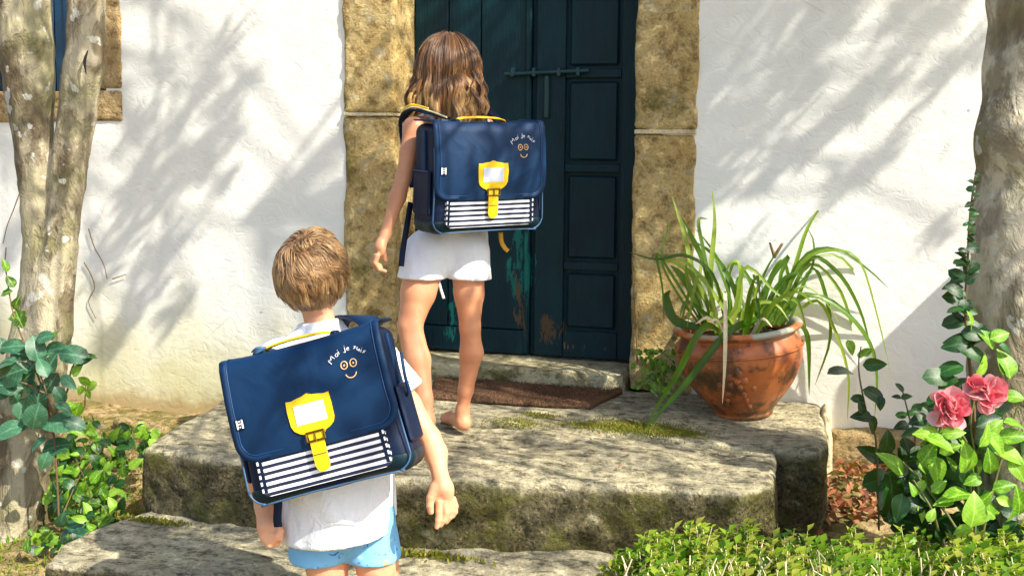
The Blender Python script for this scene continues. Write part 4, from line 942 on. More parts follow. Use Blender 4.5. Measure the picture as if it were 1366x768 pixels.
def boy_hair():
    cr = vec(-.18, -.38, .9); cr /= np.linalg.norm(cr); rad = vec(.0665, .082, .086); K = 9; P_, R_, C_ = [], [], []; nl = 0
    while nl < 620:
        d = rng.normal(size=3); d /= np.linalg.norm(d)
        if d[2] < hairline(d[1])+.05: continue
        nl += 1; swirl = .35+rng.normal(0, .42); low = np.clip((.1-d[2])/.8, 0, 1); L = rng.uniform(.034, .068)*(1-.5*low); lift = rng.uniform(.002, .018)*(1-.65*low); tone = rng.uniform(0, 1)
        for k in range(26):
            r0 = d+rng.normal(0, .085, 3); r0 /= np.linalg.norm(r0); q = r0.copy(); pp = []; LL = L*rng.uniform(.85, 1.1)
            sw = swirl+rng.normal(0, .1)
            for j in range(K):
                t = j/(K-1); pp.append(q*(rad+lift*sin(min(1, t*1.4)*pi/2)+(t*.004)+.001))
                fl = q-cr*1.0; fl -= q*(fl@q); nn_ = np.linalg.norm(fl); fl = fl/(nn_+1e-6); pe = np.cross(q, fl); dd = fl*cos(sw)+pe*sin(sw)+vec(0, 0, -.35)*low
                dd -= q*(dd@q); dd /= np.linalg.norm(dd)+1e-6; q = q+dd*LL/(K-1)/.082; q /= np.linalg.norm(q)
            pp = np.array(pp)
            if k == 0: p0 = pp
            tt = np.linspace(0, 1, K)[:, None]; pp = p0+(pp-p0)*(1-.5*tt)
            P_.append(bh+pp@HB.T); t = tt[:, 0]; R_.append(.00075*np.clip(np.minimum(t*6+.7, (1-t)*4+.15), 0, 1)); C_.append(np.clip(.05+tone*.45+t*.5+rng.normal(0, .10), 0, 1))
    strands('hair', np.array(P_), np.array(R_), np.array(C_), M['hairB'], boy)
    G = grid(bh-.12, bh+.12, .005); X, Y, Z = G; q = [(X-bh[0])*HB[0, i]+(Y-bh[1])*HB[1, i]+(Z-bh[2])*HB[2, i] for i in range(3)]
    D = d_ell(*G, bh, tuple(rad+.005), HB); ln = np.sqrt((q[0]/rad[0])**2+(q[1]/rad[1])**2+(q[2]/rad[2])**2)+1e-6
    D = smax(D, (hairline((q[1]/rad[1])/ln)-(q[2]/rad[2])/ln)*.07, .008); V, F = surfnet(D, bh-.12, .005)
    o = wobj('hair_mass', V, F, M['hairB'], boy); at = o.data.attributes.new('rnd', 'FLOAT', 'POINT'); at.data.foreach_set('value', np.full(len(V), .2, np.float32))
boy_hair()
# ================================================================== MAT, POT
mc_ = [Gz(572, 478, .012), Gz(573, 528, .012), Gz(787, 541, .012), Gz(838, 490, .012)]
mc_[0] = vec(-.33, -.045, .012); mc_[3] = vec(.425, -.05, .012)
def mat_mesh():
    nu, nv = 90, 34; u = np.linspace(0, 1, nu)[:, None]; v = np.linspace(0, 1, nv)[None]
    p = [(a[0], a[1]) for a in mc_]
    x = (p[0][0]*(1-u)+p[3][0]*u)*(1-v)+(p[1][0]*(1-u)+p[2][0]*u)*v; y = (p[0][1]*(1-u)+p[3][1]*u)*(1-v)+(p[1][1]*(1-u)+p[2][1]*u)*v
    z = .008+.003*noise(x*7, y*7, 0*x, 2)+.0035*noise(x*70, y*70, 0*x, 6)+.010*np.clip((u-.9)/.1, 0, 1)**2*(1-v*.3)
    ed = np.minimum(np.minimum(u, 1-u)*.8, np.minimum(v, 1-v)*.3); y = y+.004*noise(x*22, y*22, 0*x, 9)
    top = np.stack([x, y, z+.006*np.clip(ed/.008, 0, 1)], -1); bot = np.stack([x, y, z*0-.004], -1); return sheet(top, bot)
mt = wobj('door_mat', *mat_mesh(), M['coir']); mt['label'] = 'brown worn coir doormat lying skewed on the stone in front of the threshold'; mt['category'] = 'doormat'
def mat_fibres():
    n = 5200; u, v = rng.uniform(0, 1, n), rng.uniform(0, 1, n); p = [(a[0], a[1]) for a in mc_]
    x = (p[0][0]*(1-u)+p[3][0]*u)*(1-v)+(p[1][0]*(1-u)+p[2][0]*u)*v; y = (p[0][1]*(1-u)+p[3][1]*u)*(1-v)+(p[1][1]*(1-u)+p[2][1]*u)*v
    b = np.stack([x, y, .012+.010*np.clip((u-.9)/.1, 0, 1)**2*(1-v*.3)], 1); d = rng.normal(0, .5, (n, 3)); d[:, 2] = np.abs(d[:, 2])*.6+.3; d /= np.linalg.norm(d, axis=1, keepdims=True); L = rng.uniform(.005, .013, (n, 1))
    V, F = tubes(np.stack([b, b+d*L*.5, b+d*L], 1), np.tile([.0009, .0008, .0004], (n, 1)), 3); wobj('fibres', V, F, M['coir'], mt, kind='stuff')
mat_fibres()
potc = Gz(1006, 560, 0); potc = potc+vec(-.04, .09, 0); potc[2] = .0
pot = thing('flower_pot', 'weathered terracotta pot with relief ornament on the right end of the steps', 'plant pot', tuple(potc))
prof = [(.0, .0), (.085, .0), (.098, .004), (.101, .012), (.102, .02), (.126, .05), (.166, .10), (.195, .155), (.208, .195), (.209, .225), (.206, .25), (.194, .272), (.188, .282), (.199, .290), (.211, .296), (.215, .303), (.211, .311), (.200, .314), (.188, .309), (.182, .295), (.180, .26)]
prof = np.array(prof); tl = Matrix.Rotation(radians(-5.5), 3, 'Y')@Matrix.Rotation(radians(3), 3, 'X'); tl = np.array(tl)
def lathe(pr_, n=72, wob=.002, seed=0):
    pr_ = spline([(a, b, 0) for a, b in pr_], len(pr_)*3)[:, :2]; K = len(pr_); th = np.linspace(0, 2*pi, n, endpoint=False)
    r = pr_[:, 0][:, None]+wob*noise(3*np.cos(th)[None]+0*pr_[:, :1], 3*np.sin(th)[None]+0*pr_[:, :1], pr_[:, 1][:, None]*14, seed); z = pr_[:, 1][:, None]+0*th[None]
    V = np.stack([r*np.cos(th), r*np.sin(th), z], -1).reshape(-1, 3); i = np.arange(K-1)[:, None]*n; j = np.arange(n)[None]; j2 = (j+1) % n
    return V, np.stack([i+j, i+j2, i+n+j2, i+n+j], -1).reshape(-1, 4)
PS = 1.03
def pw(V): return (np.asarray(V)*PS)@tl.T+potc
V, F = lathe(prof, wob=.003); wobj('body', pw(V), F, M['terra'], pot)
# relief ornament facing the camera: rosette with leaves, plus low ridges
def on_pot(a, z, o=0.):
    r = np.interp(z, prof[4:12, 1], prof[4:12, 0])+o; return vec(r*cos(a), r*sin(a), z)
a0 = math.atan2(CAM[1]-potc[1], CAM[0]-potc[0])-.05
G = grid(vec(-.23, -.23, .05), vec(.23, .23, .25), .005); D = np.full([g.size for g in G], 1.)
for (da, z, r) in [(0, .165, .011)]+[(.13*cos(t), .165+.026*sin(t), .0125) for t in np.linspace(0, 2*pi, 6)[:-1]]+[(-.02+.05*q, .165-.022*q, .010) for q in (2.2, 3.4, 4.6)]+[(-.02-.05*q, .165-.018*q, .009) for q in (3, 4.2, 5.2)]+[(-.30, .15, .010), (.28, .135, .010), (-.16, .118, .009), (.12, .11, .009), (.02, .205, .008)]:
    c_ = on_pot(a0+da, z); D = smin(D, d_ell(*G, c_, (r, r, r*1.25)), .004)
V, F = surfnet(D, (-.23, -.23, .05), .005); wobj('relief_ornament', pw(V), F, M['terra'], pot)
th_ = np.linspace(0, 2*pi, 80); rg_ = np.array([[np.interp(.232, prof[:12, 1], prof[:12, 0])*1.0*cos(t)+.004*cos(t), (.197+.004)*sin(t), .236] for t in th_]); rg_[:, 0] = .2125*np.cos(th_); rg_[:, 1] = .2125*np.sin(th_)
V, F = tubes(pw(rg_)[None], np.full((1, 80), .0035), 6); wobj('ridge', V, F, M['terra'], pot)
th = np.linspace(0, 2*pi, 40, endpoint=False); rr = np.linspace(.001, .175, 12)
V = np.array([[r*cos(t), r*sin(t), .262+.014*noise(r*cos(t)*30, r*sin(t)*30, 0, 3)] for r in rr for t in th]); i = np.arange(11)[:, None]*40; j = np.arange(40)[None]
wobj('soil', pw(V), np.stack([i+j, i+(j+1) % 40, i+40+(j+1) % 40, i+40+j], -1).reshape(-1, 4)[:, ::-1], M['soil'], pot)
# ---- strap-leaved plant
spl = thing('strap_leaved_plant', 'plant of long arching grassy leaves growing in the terracotta pot', 'potted plant', tuple(pw([0, 0, .27])))
PD = float((potc-CAM)@FW)
def blade(pts_, wpx, dd, m='blade', name='leaf', n=16, dep=None, sag=None):
    """pts in enlarged-crop coordinates; dd depth offset at the tip relative to the pot axis"""
    p = [P(820+x/2.02, 240+y/2.02, PD+(-.02)*(1-k/(len(pts_)-1))+dd*(min(1, 2.6*k/(len(pts_)-1)) if dd < -.15 else k/(len(pts_)-1))) for k, (x, y) in enumerate(pts_)]
    return ribbon(p, wpx/2.02/FPX*PD*.5, m, name, spl, n)
def ribbon(p, hw, m, name, parent, n=16, tipf=.9, fold=.45, base=.6):
    p = spline(p, n); T = np.gradient(p, axis=0); T /= np.linalg.norm(T, axis=1, keepdims=True)
    v = CAM-p; v /= np.linalg.norm(v, axis=1, keepdims=True); up_ = np.tile(vec(0, 0, 1.), (n, 1))
    tw = rng.uniform(-.7, .7)+np.linspace(0, rng.uniform(-.9, .9), n)
    W_ = np.cross(T, v*.5+up_*.6+vec(.3, -.3, 0)); W_ /= np.linalg.norm(W_, axis=1, keepdims=True)+1e-9; Nn = np.cross(W_, T)
    W2 = W_*np.cos(tw*.6)[:, None]+Nn*np.sin(tw*.6)[:, None]; N2 = np.cross(W2, T)
    t = np.linspace(0, 1, n); ww = hw*np.minimum(base+t*1.8, 1)*np.clip((1-t)/.45, 0, 1)**.7+.0006
    A = p+W2*ww[:, None]+N2*(ww*fold)[:, None]; B = p; C_ = p-W2*ww[:, None]+N2*(ww*fold)[:, None]
    V = np.stack([A, B, C_], 1).reshape(-1, 3); i = np.arange(n-1)[:, None]*3+np.arange(2)[None]; F = np.stack([i, i+3, i+4, i+1], -1).reshape(-1, 4)
    o = wobj(name, V, F, M[m], parent); return o
BL = [([(250, 405), (215, 280), (190, 160), (155, 45)], 15, .05), ([(262, 405), (258, 250), (268, 120), (262, 25)], 14, .02), ([(272, 400), (245, 240), (205, 150), (180, 100)], 15, .06),
      ([(300, 400), (265, 260), (190, 205), (110, 215), (40, 195)], 12, -.03), ([(235, 400), (170, 310), (125, 215), (150, 108)], 10, .08), ([(240, 395), (150, 250), (112, 200), (128, 290), (133, 390)], 8, .0),
      ([(345, 400), (320, 290), (268, 205), (215, 165)], 14, .02), ([(292, 412), (235, 400), (165, 525), (92, 645)], 20, -.25), ([(385, 372), (300, 415), (190, 550), (72, 680)], 19, -.26),
      ([(420, 395), (480, 250), (520, 130), (572, 50)], 11, .1), ([(400, 395), (450, 300), (520, 200), (600, 190), (680, 240), (742, 296)], 12, .0), ([(430, 392), (500, 230), (580, 192), (655, 215), (702, 350), (748, 542)], 13, -.05),
      ([(450, 385), (520, 215), (600, 250), (660, 350), (694, 470)], 12, .05), ([(440, 388), (520, 230), (600, 290), (640, 400), (650, 470)], 12, .12), ([(470, 380), (530, 240), (570, 320), (580, 430), (540, 552)], 11, .1),
      ([(440, 392), (515, 310), (620, 360), (685, 440), (705, 530), (700, 640)], 17, -.03), ([(460, 390), (540, 325), (590, 400), (628, 520), (627, 645)], 10, .02), ([(478, 390), (508, 400), (522, 450), (524, 580)], 15, .02),
      ([(350, 396), (380, 310), (415, 230), (455, 170)], 7, .03), ([(370, 396), (400, 300), (468, 205), (440, 280)], 11, -.03), ([(262, 398), (322, 350), (350, 235), (430, 300), (470, 330)], 12, -.05),
      ([(385, 395), (372, 290), (322, 225), (300, 300)], 12, .03), ([(300, 404), (335, 340), (335, 232), (312, 225), (300, 250)], 13, -.02), ([(380, 396), (372, 340), (388, 270)], 11, -.05), ([(245, 402), (165, 380), (140, 320), (150, 296)], 26, .05),
      ([(250, 402), (200, 290), (172, 250), (150, 230)], 20, .0), ([(280, 400), (240, 200), (225, 112), (250, 105)], 11, .03), ([(430, 392), (470, 310), (530, 240), (536, 170), (520, 130)], 6, .03), ([(420, 388), (540, 310), (650, 380), (722, 490)], 8, .09),
      ([(400, 392), (480, 250), (600, 205), (690, 330), (742, 520)], 8, .12), ([(310, 400), (300, 260), (255, 180), (215, 130)], 12, .1), ([(330, 404), (260, 300), (200, 230), (165, 210)], 13, -.06), ([(360, 400), (420, 330), (480, 320), (500, 345), (520, 420)], 12, -.05),
      ([(410, 392), (440, 330), (448, 250), (470, 215)], 12, .0), ([(300, 400), (310, 330), (280, 240), (268, 215)], 14, -.04), ([(430, 390), (455, 350), (500, 290), (560, 320), (620, 410)], 11, -.06), ([(290, 404), (230, 350), (190, 330), (175, 370)], 12, -.08),
      ([(340, 404), (350, 350), (400, 330), (440, 340), (470, 380)], 11, -.08), ([(380, 400), (330, 300), (345, 260), (400, 290)], 13, .05), ([(260, 402), (215, 330), (195, 270), (192, 215)], 15, -.02), ([(240, 402), (225, 340), (228, 260), (240, 180)], 13, .08)]
for pp, w_, dd in BL: blade(pp, w_*.92, dd)
blade([(297, 300), (298, 400), (296, 500), (290, 602)], 9, -.27, 'drystem', 'dry_leaf')
for k in range(9):
    a = rng.uniform(0, 6.28); b0 = pw([.07*cos(a), .07*sin(a), .27]); r_ = rng.uniform(.10, .28); h_ = rng.uniform(.10, .30); dr = rng.uniform(.0, .25)
    ribbon([b0, b0+vec(cos(a)*r_*.3, sin(a)*r_*.3, h_*.7), b0+vec(cos(a)*r_*.7, sin(a)*r_*.7, h_), b0+vec(cos(a)*r_, sin(a)*r_, h_-dr)], .0085, 'blade', 'leaf', spl)
for k in range(8):
    a = rng.uniform(0, 6.28); b0 = pw([.06*cos(a), .06*sin(a), .27]); ribbon([b0, b0+vec(cos(a)*.05, sin(a)*.05, .07), b0+vec(cos(a)*.10, sin(a)*.09, .05)], .006, 'drystem', 'dry_leaf', spl, 8)
pl_ = bb([P(1027, 324, PD+.03), P(1043, 326, PD+.03), P(1033, 342, PD+.03)], .02); G = grid(*pl_, .003); D = d_cone(*G, P(1027, 324, PD+.03), P(1033, 342, PD+.03), .004, .006)
D = smin(D, d_cone(*G, P(1043, 326, PD+.03), P(1033, 342, PD+.03), .005, .007), .004); V, F = surfnet(D, pl_[0], .003); wobj('seed_pod', V, F, M['twig'], spl)
# ================================================================== LEAFY PLANTS
def leaf_mesh(name, L=1., W=.55, fold=.18, curl=.18, shape='ovate', n=6):
    t = np.linspace(0, 1, n+1)
    if shape == 'ovate': ww = W/2*np.sin(np.clip(t, 0, 1)**.72*pi)**.8
    elif shape == 'round': ww = W/2*np.sqrt(np.clip(1-(2*t-1)**2, 0, 1))**.9
    else: ww = W/2*np.array([0, .55, 1, .75, .9, .45, 0]) if n == 6 else W/2*np.sin(t*pi)
    ww = np.maximum(ww, .004); V = []
    for k in range(n+1):
        z = -curl*t[k]**2*L+.06*sin(t[k]*3)
        V += [(-ww[k], t[k]*L, z+fold*ww[k]), (-ww[k]*.5, t[k]*L, z+fold*ww[k]*.35), (0, t[k]*L, z), (ww[k]*.5, t[k]*L, z+fold*ww[k]*.35), (ww[k], t[k]*L, z+fold*ww[k])]
    i = np.arange(n)[:, None]*5+np.arange(4)[None]; F = np.stack([i, i+1, i+6, i+5], -1).reshape(-1, 4)
    return mesh_np(name, np.array(V), F)
def mk(kind, m, **kw):
    me = leaf_mesh(kind, **kw); me.materials.append(M[m]); return me
LV = {'blue': [mk('leaf_blade', 'bluegreen', W=.62, fold=.25, curl=.12, shape='ovate'), mk('leaf_blade', 'bluegreen', W=.75, fold=.1, curl=.2, shape='round')],
      'ivy': [mk('leaf_blade', 'ivy', W=.8, fold=.2, curl=.15, shape='lobed'), mk('leaf_blade', 'ivy', W=.6, fold=.3, curl=.2)],
      'dk': [mk('leaf_blade', 'dkleaf', W=.62, fold=.22, curl=.15), mk('leaf_blade', 'dkleaf', W=.7, fold=.12, curl=.25, shape='round')],
      'lt': [mk('leaf_blade', 'ltleaf', W=.58, fold=.25, curl=.2), mk('leaf_blade', 'ltleaf', W=.68, fold=.15, curl=.25)],
      'petal': [mk('petal_blade', 'petal', W=.95, fold=.5, curl=-.35, shape='round')], 'dead': [mk('leaf_blade', 'dead', W=.5, fold=.7, curl=.5)]}
def orient(y, z):
    y = y/np.linalg.norm(y); x = np.cross(y, z); x /= np.linalg.norm(x)+1e-9; z = np.cross(x, y); return np.stack([x, y, z], 1)
def put_leaf(parent, kind, pos, d, nrm, L, name='leaf'):
    me = LV[kind][rng.integers(len(LV[kind]))]; o = bpy.data.objects.new(name, me); COL.objects.link(o); o.parent = parent
    R = orient(np.array(d, float), np.array(nrm, float)); q = np.array(pos)-off(parent); sx = rng.uniform(.85, 1.15)
    Mx = Matrix([[R[i, 0]*L*sx, R[i, 1]*L, R[i, 2]*L, q[i]] for i in range(3)]+[[0, 0, 0, 1]]); o.matrix_local = Mx; return o
TOC = -FW
def pleaf(parent, kind, px, py, dep, Lpx, ang, tilt=.0, name='leaf'):
    """leaf whose middle sits at a photo pixel; ang = direction of its tip in the picture, degrees"""
    L = Lpx/FPX*dep; a = radians(ang); d = RT*cos(a)+UP*sin(a)+TOC*rng.uniform(-.2, .5); d /= np.linalg.norm(d)
    nrm = TOC*1.0+vec(0, 0, .7)+rng.normal(0, .35, 3)+RT*.25
    return put_leaf(parent, kind, P(px, py, dep)-d*L*.5, d, nrm, L*1.12, name)
def stems(parent, plist, r, m='stem', name='stem'):
    for p in plist: wobj(name, *tube1(p, [r, r*.6], 14, 6), M[m], parent)
# ---- left: bluish round-leaved climber on the tree (crop coords: px = x/2.0875, 400+y/2.0875)
def Z4(x, y, d): return P(x/2.0875, 400+y/2.0875, d)
vd = 3.42
vine = thing('climbing_vine', 'climber with large bluish rounded leaves at the foot of the left tree', 'vine', tuple(Z4(160, 640, vd)))
stems(vine, [[Z4(165, 640, vd), Z4(160, 520, vd), Z4(150, 380, vd), Z4(130, 260, vd), Z4(90, 160, vd), Z4(60, 110, vd)], [Z4(150, 380, vd), Z4(120, 250, vd+.02), Z4(60, 100, vd), Z4(35, 30, vd), Z4(15, -90, vd+.02)],
             [Z4(150, 320, vd), Z4(185, 260, vd), Z4(200, 190, vd), Z4(230, 150, vd)], [Z4(125, 260, vd), Z4(60, 230, vd), Z4(0, 240, vd)]], .004, 'twig')
for x, y, L, a in [(35, 130, 62, 185), (60, 152, 50, 160), (100, 140, 60, 100), (120, 105, 44, 20), (155, 138, 60, 10), (200, 152, 66, -5), (232, 165, 50, 20), (95, 170, 66, 40), (30, 205, 70, 200), (25, 240, 66, 170), (60, 190, 50, 150), (90, 245, 50, 100), (105, 285, 70, 80),
                   (140, 235, 50, 60), (165, 262, 44, -60), (190, 228, 46, -40), (62, 298, 46, -100), (98, 330, 62, 70), (30, 360, 60, 195), (160, 342, 76, 0), (205, 342, 50, -20), (150, 410, 60, 20), (60, 350, 40, 200), (120, 190, 50, 120), (20, 175, 50, 190), (75, 215, 54, 220), (140, 180, 50, 60), (110, 400, 44, 220), (125, 445, 44, -110),
                   (170, 612, 46, 60), (208, 628, 42, 20), (220, 655, 44, -10), (185, 655, 40, 200), (5, 130, 40, 100), (0, 260, 50, 170), (45, 265, 44, 240), (175, 300, 44, -30)]:
    pleaf(vine, 'blue', x/2.0875, 400+y/2.0875, vd+rng.uniform(-.05, .03), L/2.0875*1.15, a)
for x, y, L, a in [(45, 10, 34, 60), (30, -50, 30, 120), (15, -95, 30, 100), (52, 50, 44, -60), (20, -20, 26, 200), (150, 100, 24, 60), (215, 195, 36, 60), (240, 160, 40, 10)]:
    pleaf(vine, 'ivy', x/2.0875, 400+y/2.0875, vd, L/2.0875*1.2, a)
# ---- ivy patch left of the steps
ivy = thing('ivy_plant', 'sunlit green ivy patch between the left tree and the stone steps', 'ivy', tuple(Z4(220, 640, 3.5)))
k = 0
while k < 290:
    x, y = rng.uniform(70, 440), rng.uniform(330, 700)
    if y < 345+ (x > 300)*0 or x > 400 and y > 470 or x > 350 and y > 560 or (x < 175 and y < 440) or (x < 120 and y < 640): continue
    if x > 345 and y > 470: continue
    if rng.random() < .35 and y > 560: continue
    t = (y-330)/370; d = 3.92-.55*t+rng.uniform(-.10, .04); pleaf(ivy, ('ivy', 'ivy', 'ivy', 'dk', 'dk', 'lt')[rng.integers(6)], x/2.0875, 400+y/2.0875, d, rng.uniform(10, 21), rng.uniform(0, 360)); k += 1
for x, y in [(75, 690), (100, 665), (130, 715), (90, 700), (150, 735), (120, 690), (155, 700), (235, 225), (245, 260), (225, 250), (255, 240), (205, 300), (195, 295), (215, 305)]:
    pleaf(ivy, 'lt', x/2.0875, 400+y/2.0875, 3.45 if y > 400 else 3.9, rng.uniform(12, 20), rng.uniform(0, 360))
stems(ivy, [[Z4(160, 640, 3.45), Z4(190, 560, 3.5), Z4(230, 480, 3.6), Z4(300, 400, 3.75)], [Z4(240, 640, 3.5), Z4(250, 540, 3.55), Z4(210, 440, 3.6)], [Z4(300, 600, 3.6), Z4(320, 500, 3.7), Z4(380, 400, 3.8)], [Z4(236, 300, 3.9), Z4(238, 230, 3.9)]], .0025, 'twig')
# ---- right: stem with opposite dark leaves in front of the wall (crop: px = 1060+x/2.088, 400+y/2.088)
def Z6(x, y, d): return P(1060+x/2.088, 400+y/2.088, d)
def leaves6(parent, kind, lst, d, j=.06):
    for x, y, L, a in lst: pleaf(parent, kind, 1060+x/2.088, 400+y/2.088, d+rng.uniform(-j, j), L/2.088*.95, a)
sd_ = 3.05
shoot = thing('leafy_shoot', 'tall thin shoot with dark leaves rising beside the terracotta pot', 'plant', tuple(Z6(235, 640, sd_)))
stems(shoot, [[Z6(235, 640, sd_), Z6(228, 400, sd_), Z6(205, 330, sd_), Z6(185, 240, sd_), Z6(178, 180, sd_), Z6(185, 130, sd_)], [Z6(300, 640, sd_), Z6(335, 400, sd_), Z6(320, 330, sd_), Z6(300, 250, sd_)]], .0035)
leaves6(shoot, 'dk', [(135, 198, 78, 165), (220, 180, 62, 5), (218, 262, 62, -25), (180, 275, 40, 170), (190, 325, 60, 175), (215, 345, 60, -70), (185, 300, 40, 100), (240, 285, 40, 260), (215, 430, 80, 150), (255, 400, 70, 80), (295, 245, 30, 120), (310, 270, 30, 20), (285, 270, 26, 170), (300, 320, 30, 180), (325, 315, 34, 20), (345, 300, 44, 15), (300, 350, 44, 190), (260, 560, 110, -70), (255, 440, 60, 200), (235, 500, 80, 190)], sd_)
leaves6(shoot, 'lt', [(155, 130, 44, -70), (185, 150, 30, 60), (200, 145, 34, 30)], sd_)
# ---- flowering shrub
fd = 2.62
shrub = thing('flowering_shrub', 'glossy leaved shrub with two pink blooms at the foot of the right tree', 'shrub', tuple(Z6(480, 1010, fd)))
stems(shrub, [[Z6(480, 1000, fd), Z6(480, 690, fd), Z6(490, 520, fd), Z6(480, 400, fd), Z6(440, 340, fd), Z6(430, 300, fd)], [Z6(500, 1000, fd), Z6(500, 690, fd), Z6(510, 500, fd), Z6(490, 350, fd), Z6(500, 280, fd)], [Z6(470, 1000, fd), Z6(470, 690, fd), Z6(380, 540, fd+.03), Z6(330, 480, fd), Z6(300, 450, fd)],
              [Z6(520, 1000, fd), Z6(520, 690, fd), Z6(560, 500, fd), Z6(590, 400, fd), Z6(620, 300, fd)], [Z6(400, 640, fd-.03), Z6(380, 580, fd-.04), Z6(330, 500, fd-.04)]], .0042)
leaves6(shrub, 'lt', [(375, 375, 70, 165), (400, 395, 80, -20), (430, 415, 60, 30), (480, 445, 92, 95), (530, 380, 70, 60), (560, 400, 90, -50), (605, 380, 80, 10), (600, 430, 80, -20), (545, 455, 70, 100), (455, 545, 100, 180), (520, 560, 70, 40), (500, 590, 92, 80), (540, 590, 60, -30), (625, 565, 90, 100), (395, 470, 80, -80), (370, 430, 70, 60), (420, 560, 60, 190),
                       (610, 345, 60, -10), (560, 350, 50, 40), (500, 500, 50, 200), (580, 520, 60, 20), (400, 520, 50, 40), (350, 520, 50, 230), (330, 530, 40, 100), (440, 370, 60, 10), (620, 470, 70, -60), (585, 560, 50, -20), (600, 600, 50, 60), (470, 640, 50, 200), (380, 600, 40, 60)], fd-.08)
leaves6(shrub, 'dk', [(400, 275, 60, 200), (370, 300, 60, 170), (350, 335, 60, 190), (400, 330, 70, 200), (330, 370, 60, 190), (560, 290, 80, 30), (600, 300, 90, 100), (540, 340, 80, 20), (480, 380, 80, -60), (430, 455, 90, -100), (350, 440, 90, 200), (290, 470, 80, 190), (270, 530, 130, -80), (330, 570, 120, -60), (440, 500, 90, 250), (520, 520, 90, 20), (570, 480, 80, 60), (470, 480, 70, -80), (610, 240, 70, 20), (580, 230, 60, 60), (620, 200, 60, 100),
                       (360, 480, 90, 160), (400, 430, 80, 230), (350, 640, 100, 180), (420, 640, 90, 40), (300, 600, 90, 200), (560, 640, 90, 0), (620, 620, 90, 60), (500, 650, 90, 90), (640, 520, 80, 80)], fd+.06, .08)
for k in range(280):
    x, y = rng.uniform(270, 700), rng.uniform(250, 690)
    if x < 380 and y < 420 or x < 540 and y < 330: continue
    pleaf(shrub, 'dk' if rng.random() < .72 else 'lt', 1060+x/2.088, 400+y/2.088, fd+rng.uniform(.0, .22), rng.uniform(20, 40), rng.uniform(0, 360))
def flower(x, y, w_, h_, nm, n, seed):
    r2 = np.random.default_rng(seed); c = Z6(x, y, fd-.10); fl = link('flower', mesh_np('flower', *((lambda VF: (VF[0]-off(shrub)*0, VF[1]))(tube1([(0, 0, -.01), (0, 0, .0), (0, 0, .008)], [.006, .010, .004], 5, 8))), True), shrub, M['petal']); fl.location = c-off(shrub)
    for k in range(n):
        a = k*2.4+r2.uniform(-.3, .3); q = (k+.5)/n; ra = np.sqrt(q); out = RT*cos(a)*w_+UP*sin(a)*h_; d = out*ra*1.0+TOC*(1.05-ra)*.9*max(w_, h_); L = .75+.5*ra
        o = bpy.data.objects.new('petal', LV['petal'][0]); COL.objects.link(o); o.parent = fl; dn = d/np.linalg.norm(d); R = orient(dn, TOC*.6-dn*.3+RT*r2.normal(0, .5)+UP*(r2.normal(0, .5)+.3)); s_ = .036*L
        q0 = out*ra*.28; o.matrix_local = Matrix([[R[i, 0]*s_*1.15, R[i, 1]*s_, R[i, 2]*s_, q0[i]] for i in range(3)]+[[0, 0, 0, 1]])
    return fl
flower(426, 302, .044, .062, 'a', 34, 1); flower(524, 256, .052, .036, 'c', 30, 3)
# ---- climbing ivy up the right trunk
civ = thing('climbing_ivy', 'dark ivy stem climbing the left side of the right tree trunk', 'ivy', tuple(P(1320, 640, 2.62)))
stems(civ, [[P(1310, 900, 2.64), P(1300, 560, 2.63), P(1290, 460, 2.63), P(1288, 400, 2.63), P(1291, 350, 2.64), P(1293, 300, 2.66), P(1298, 255, 2.67), P(1303, 225, 2.68)]], .005, 'twig')
for y in 226+np.cumsum(rng.uniform(2, 8.5, 46)):
    x = np.interp(y, [225, 300, 350, 400, 470], [1302, 1292, 1289, 1284, 1292]); L = np.interp(y, [225, 330, 470], [5, 14, 27])*rng.uniform(.6, 1.25); s_ = 1 if rng.random() < .5 else -1
    pleaf(civ, 'dk' if rng.random() < .75 or y < 380 else 'lt', x+s_*L*rng.uniform(.2, .7), y+rng.uniform(-3, 3), 2.62+rng.uniform(-.02, .02), L*1.2, 90-s_*rng.uniform(40, 110))
for x, y, L, a in [(450, 125, 60, 190), (470, 145, 50, -30), (500, 150, 56, -20), (540, 110, 60, 130), (570, 100, 50, 20), (585, 135, 40, -30), (520, 185, 60, 60), (440, 190, 60, 190), (490, 60, 50, 100), (495, 95, 56, -10), (590, 180, 70, 100), (580, 195, 60, -60), (400, 215, 60, 170), (430, 225, 50, 200), (460, 240, 60, 40)]:
    pleaf(civ, 'lt' if a > 0 and x > 480 else 'dk', 1060+x/2.088, 400+y/2.088, 2.58, L/2.088*1.1, a)
# ---- small fern-like weed between jamb and pot
weed = thing('small_weed', 'small bright green weed growing at the foot of the right door jamb', 'weed', tuple(Gz(880, 512, 0)))
for k in range(110): pleaf(weed, 'ivy' if k % 3 else 'lt', rng.normal(876, 11), rng.uniform(466, 520), 3.75+rng.uniform(-.04, .03), rng.uniform(5, 10), rng.uniform(0, 360))
for k in range(6): pleaf(weed, 'ivy' if k % 3 else 'lt', rng.normal(882, 8), rng.uniform(520, 530), 3.45+rng.uniform(-.04, .03), rng.uniform(6, 12), rng.uniform(0, 360))
stems(weed, [[P(885, 520, 3.74), P(880, 495, 3.74), P(872, 475, 3.74)], [P(885, 520, 3.74), P(888, 495, 3.74), P(890, 480, 3.74)]], .0012)
# dry vine stems lying over the stones and jamb
vn = thing('dry_vine_stem', 'thin dry vine stem running up the edge of the right jamb', 'vine', tuple(P(850, 480, 3.85)))
stems(vn, [[P(850, 486, 3.86), P(849, 440, 3.87), P(846, 390, 3.88), P(843, 345, 3.89), P(846, 320, 3.9)]], .003, 'twig')
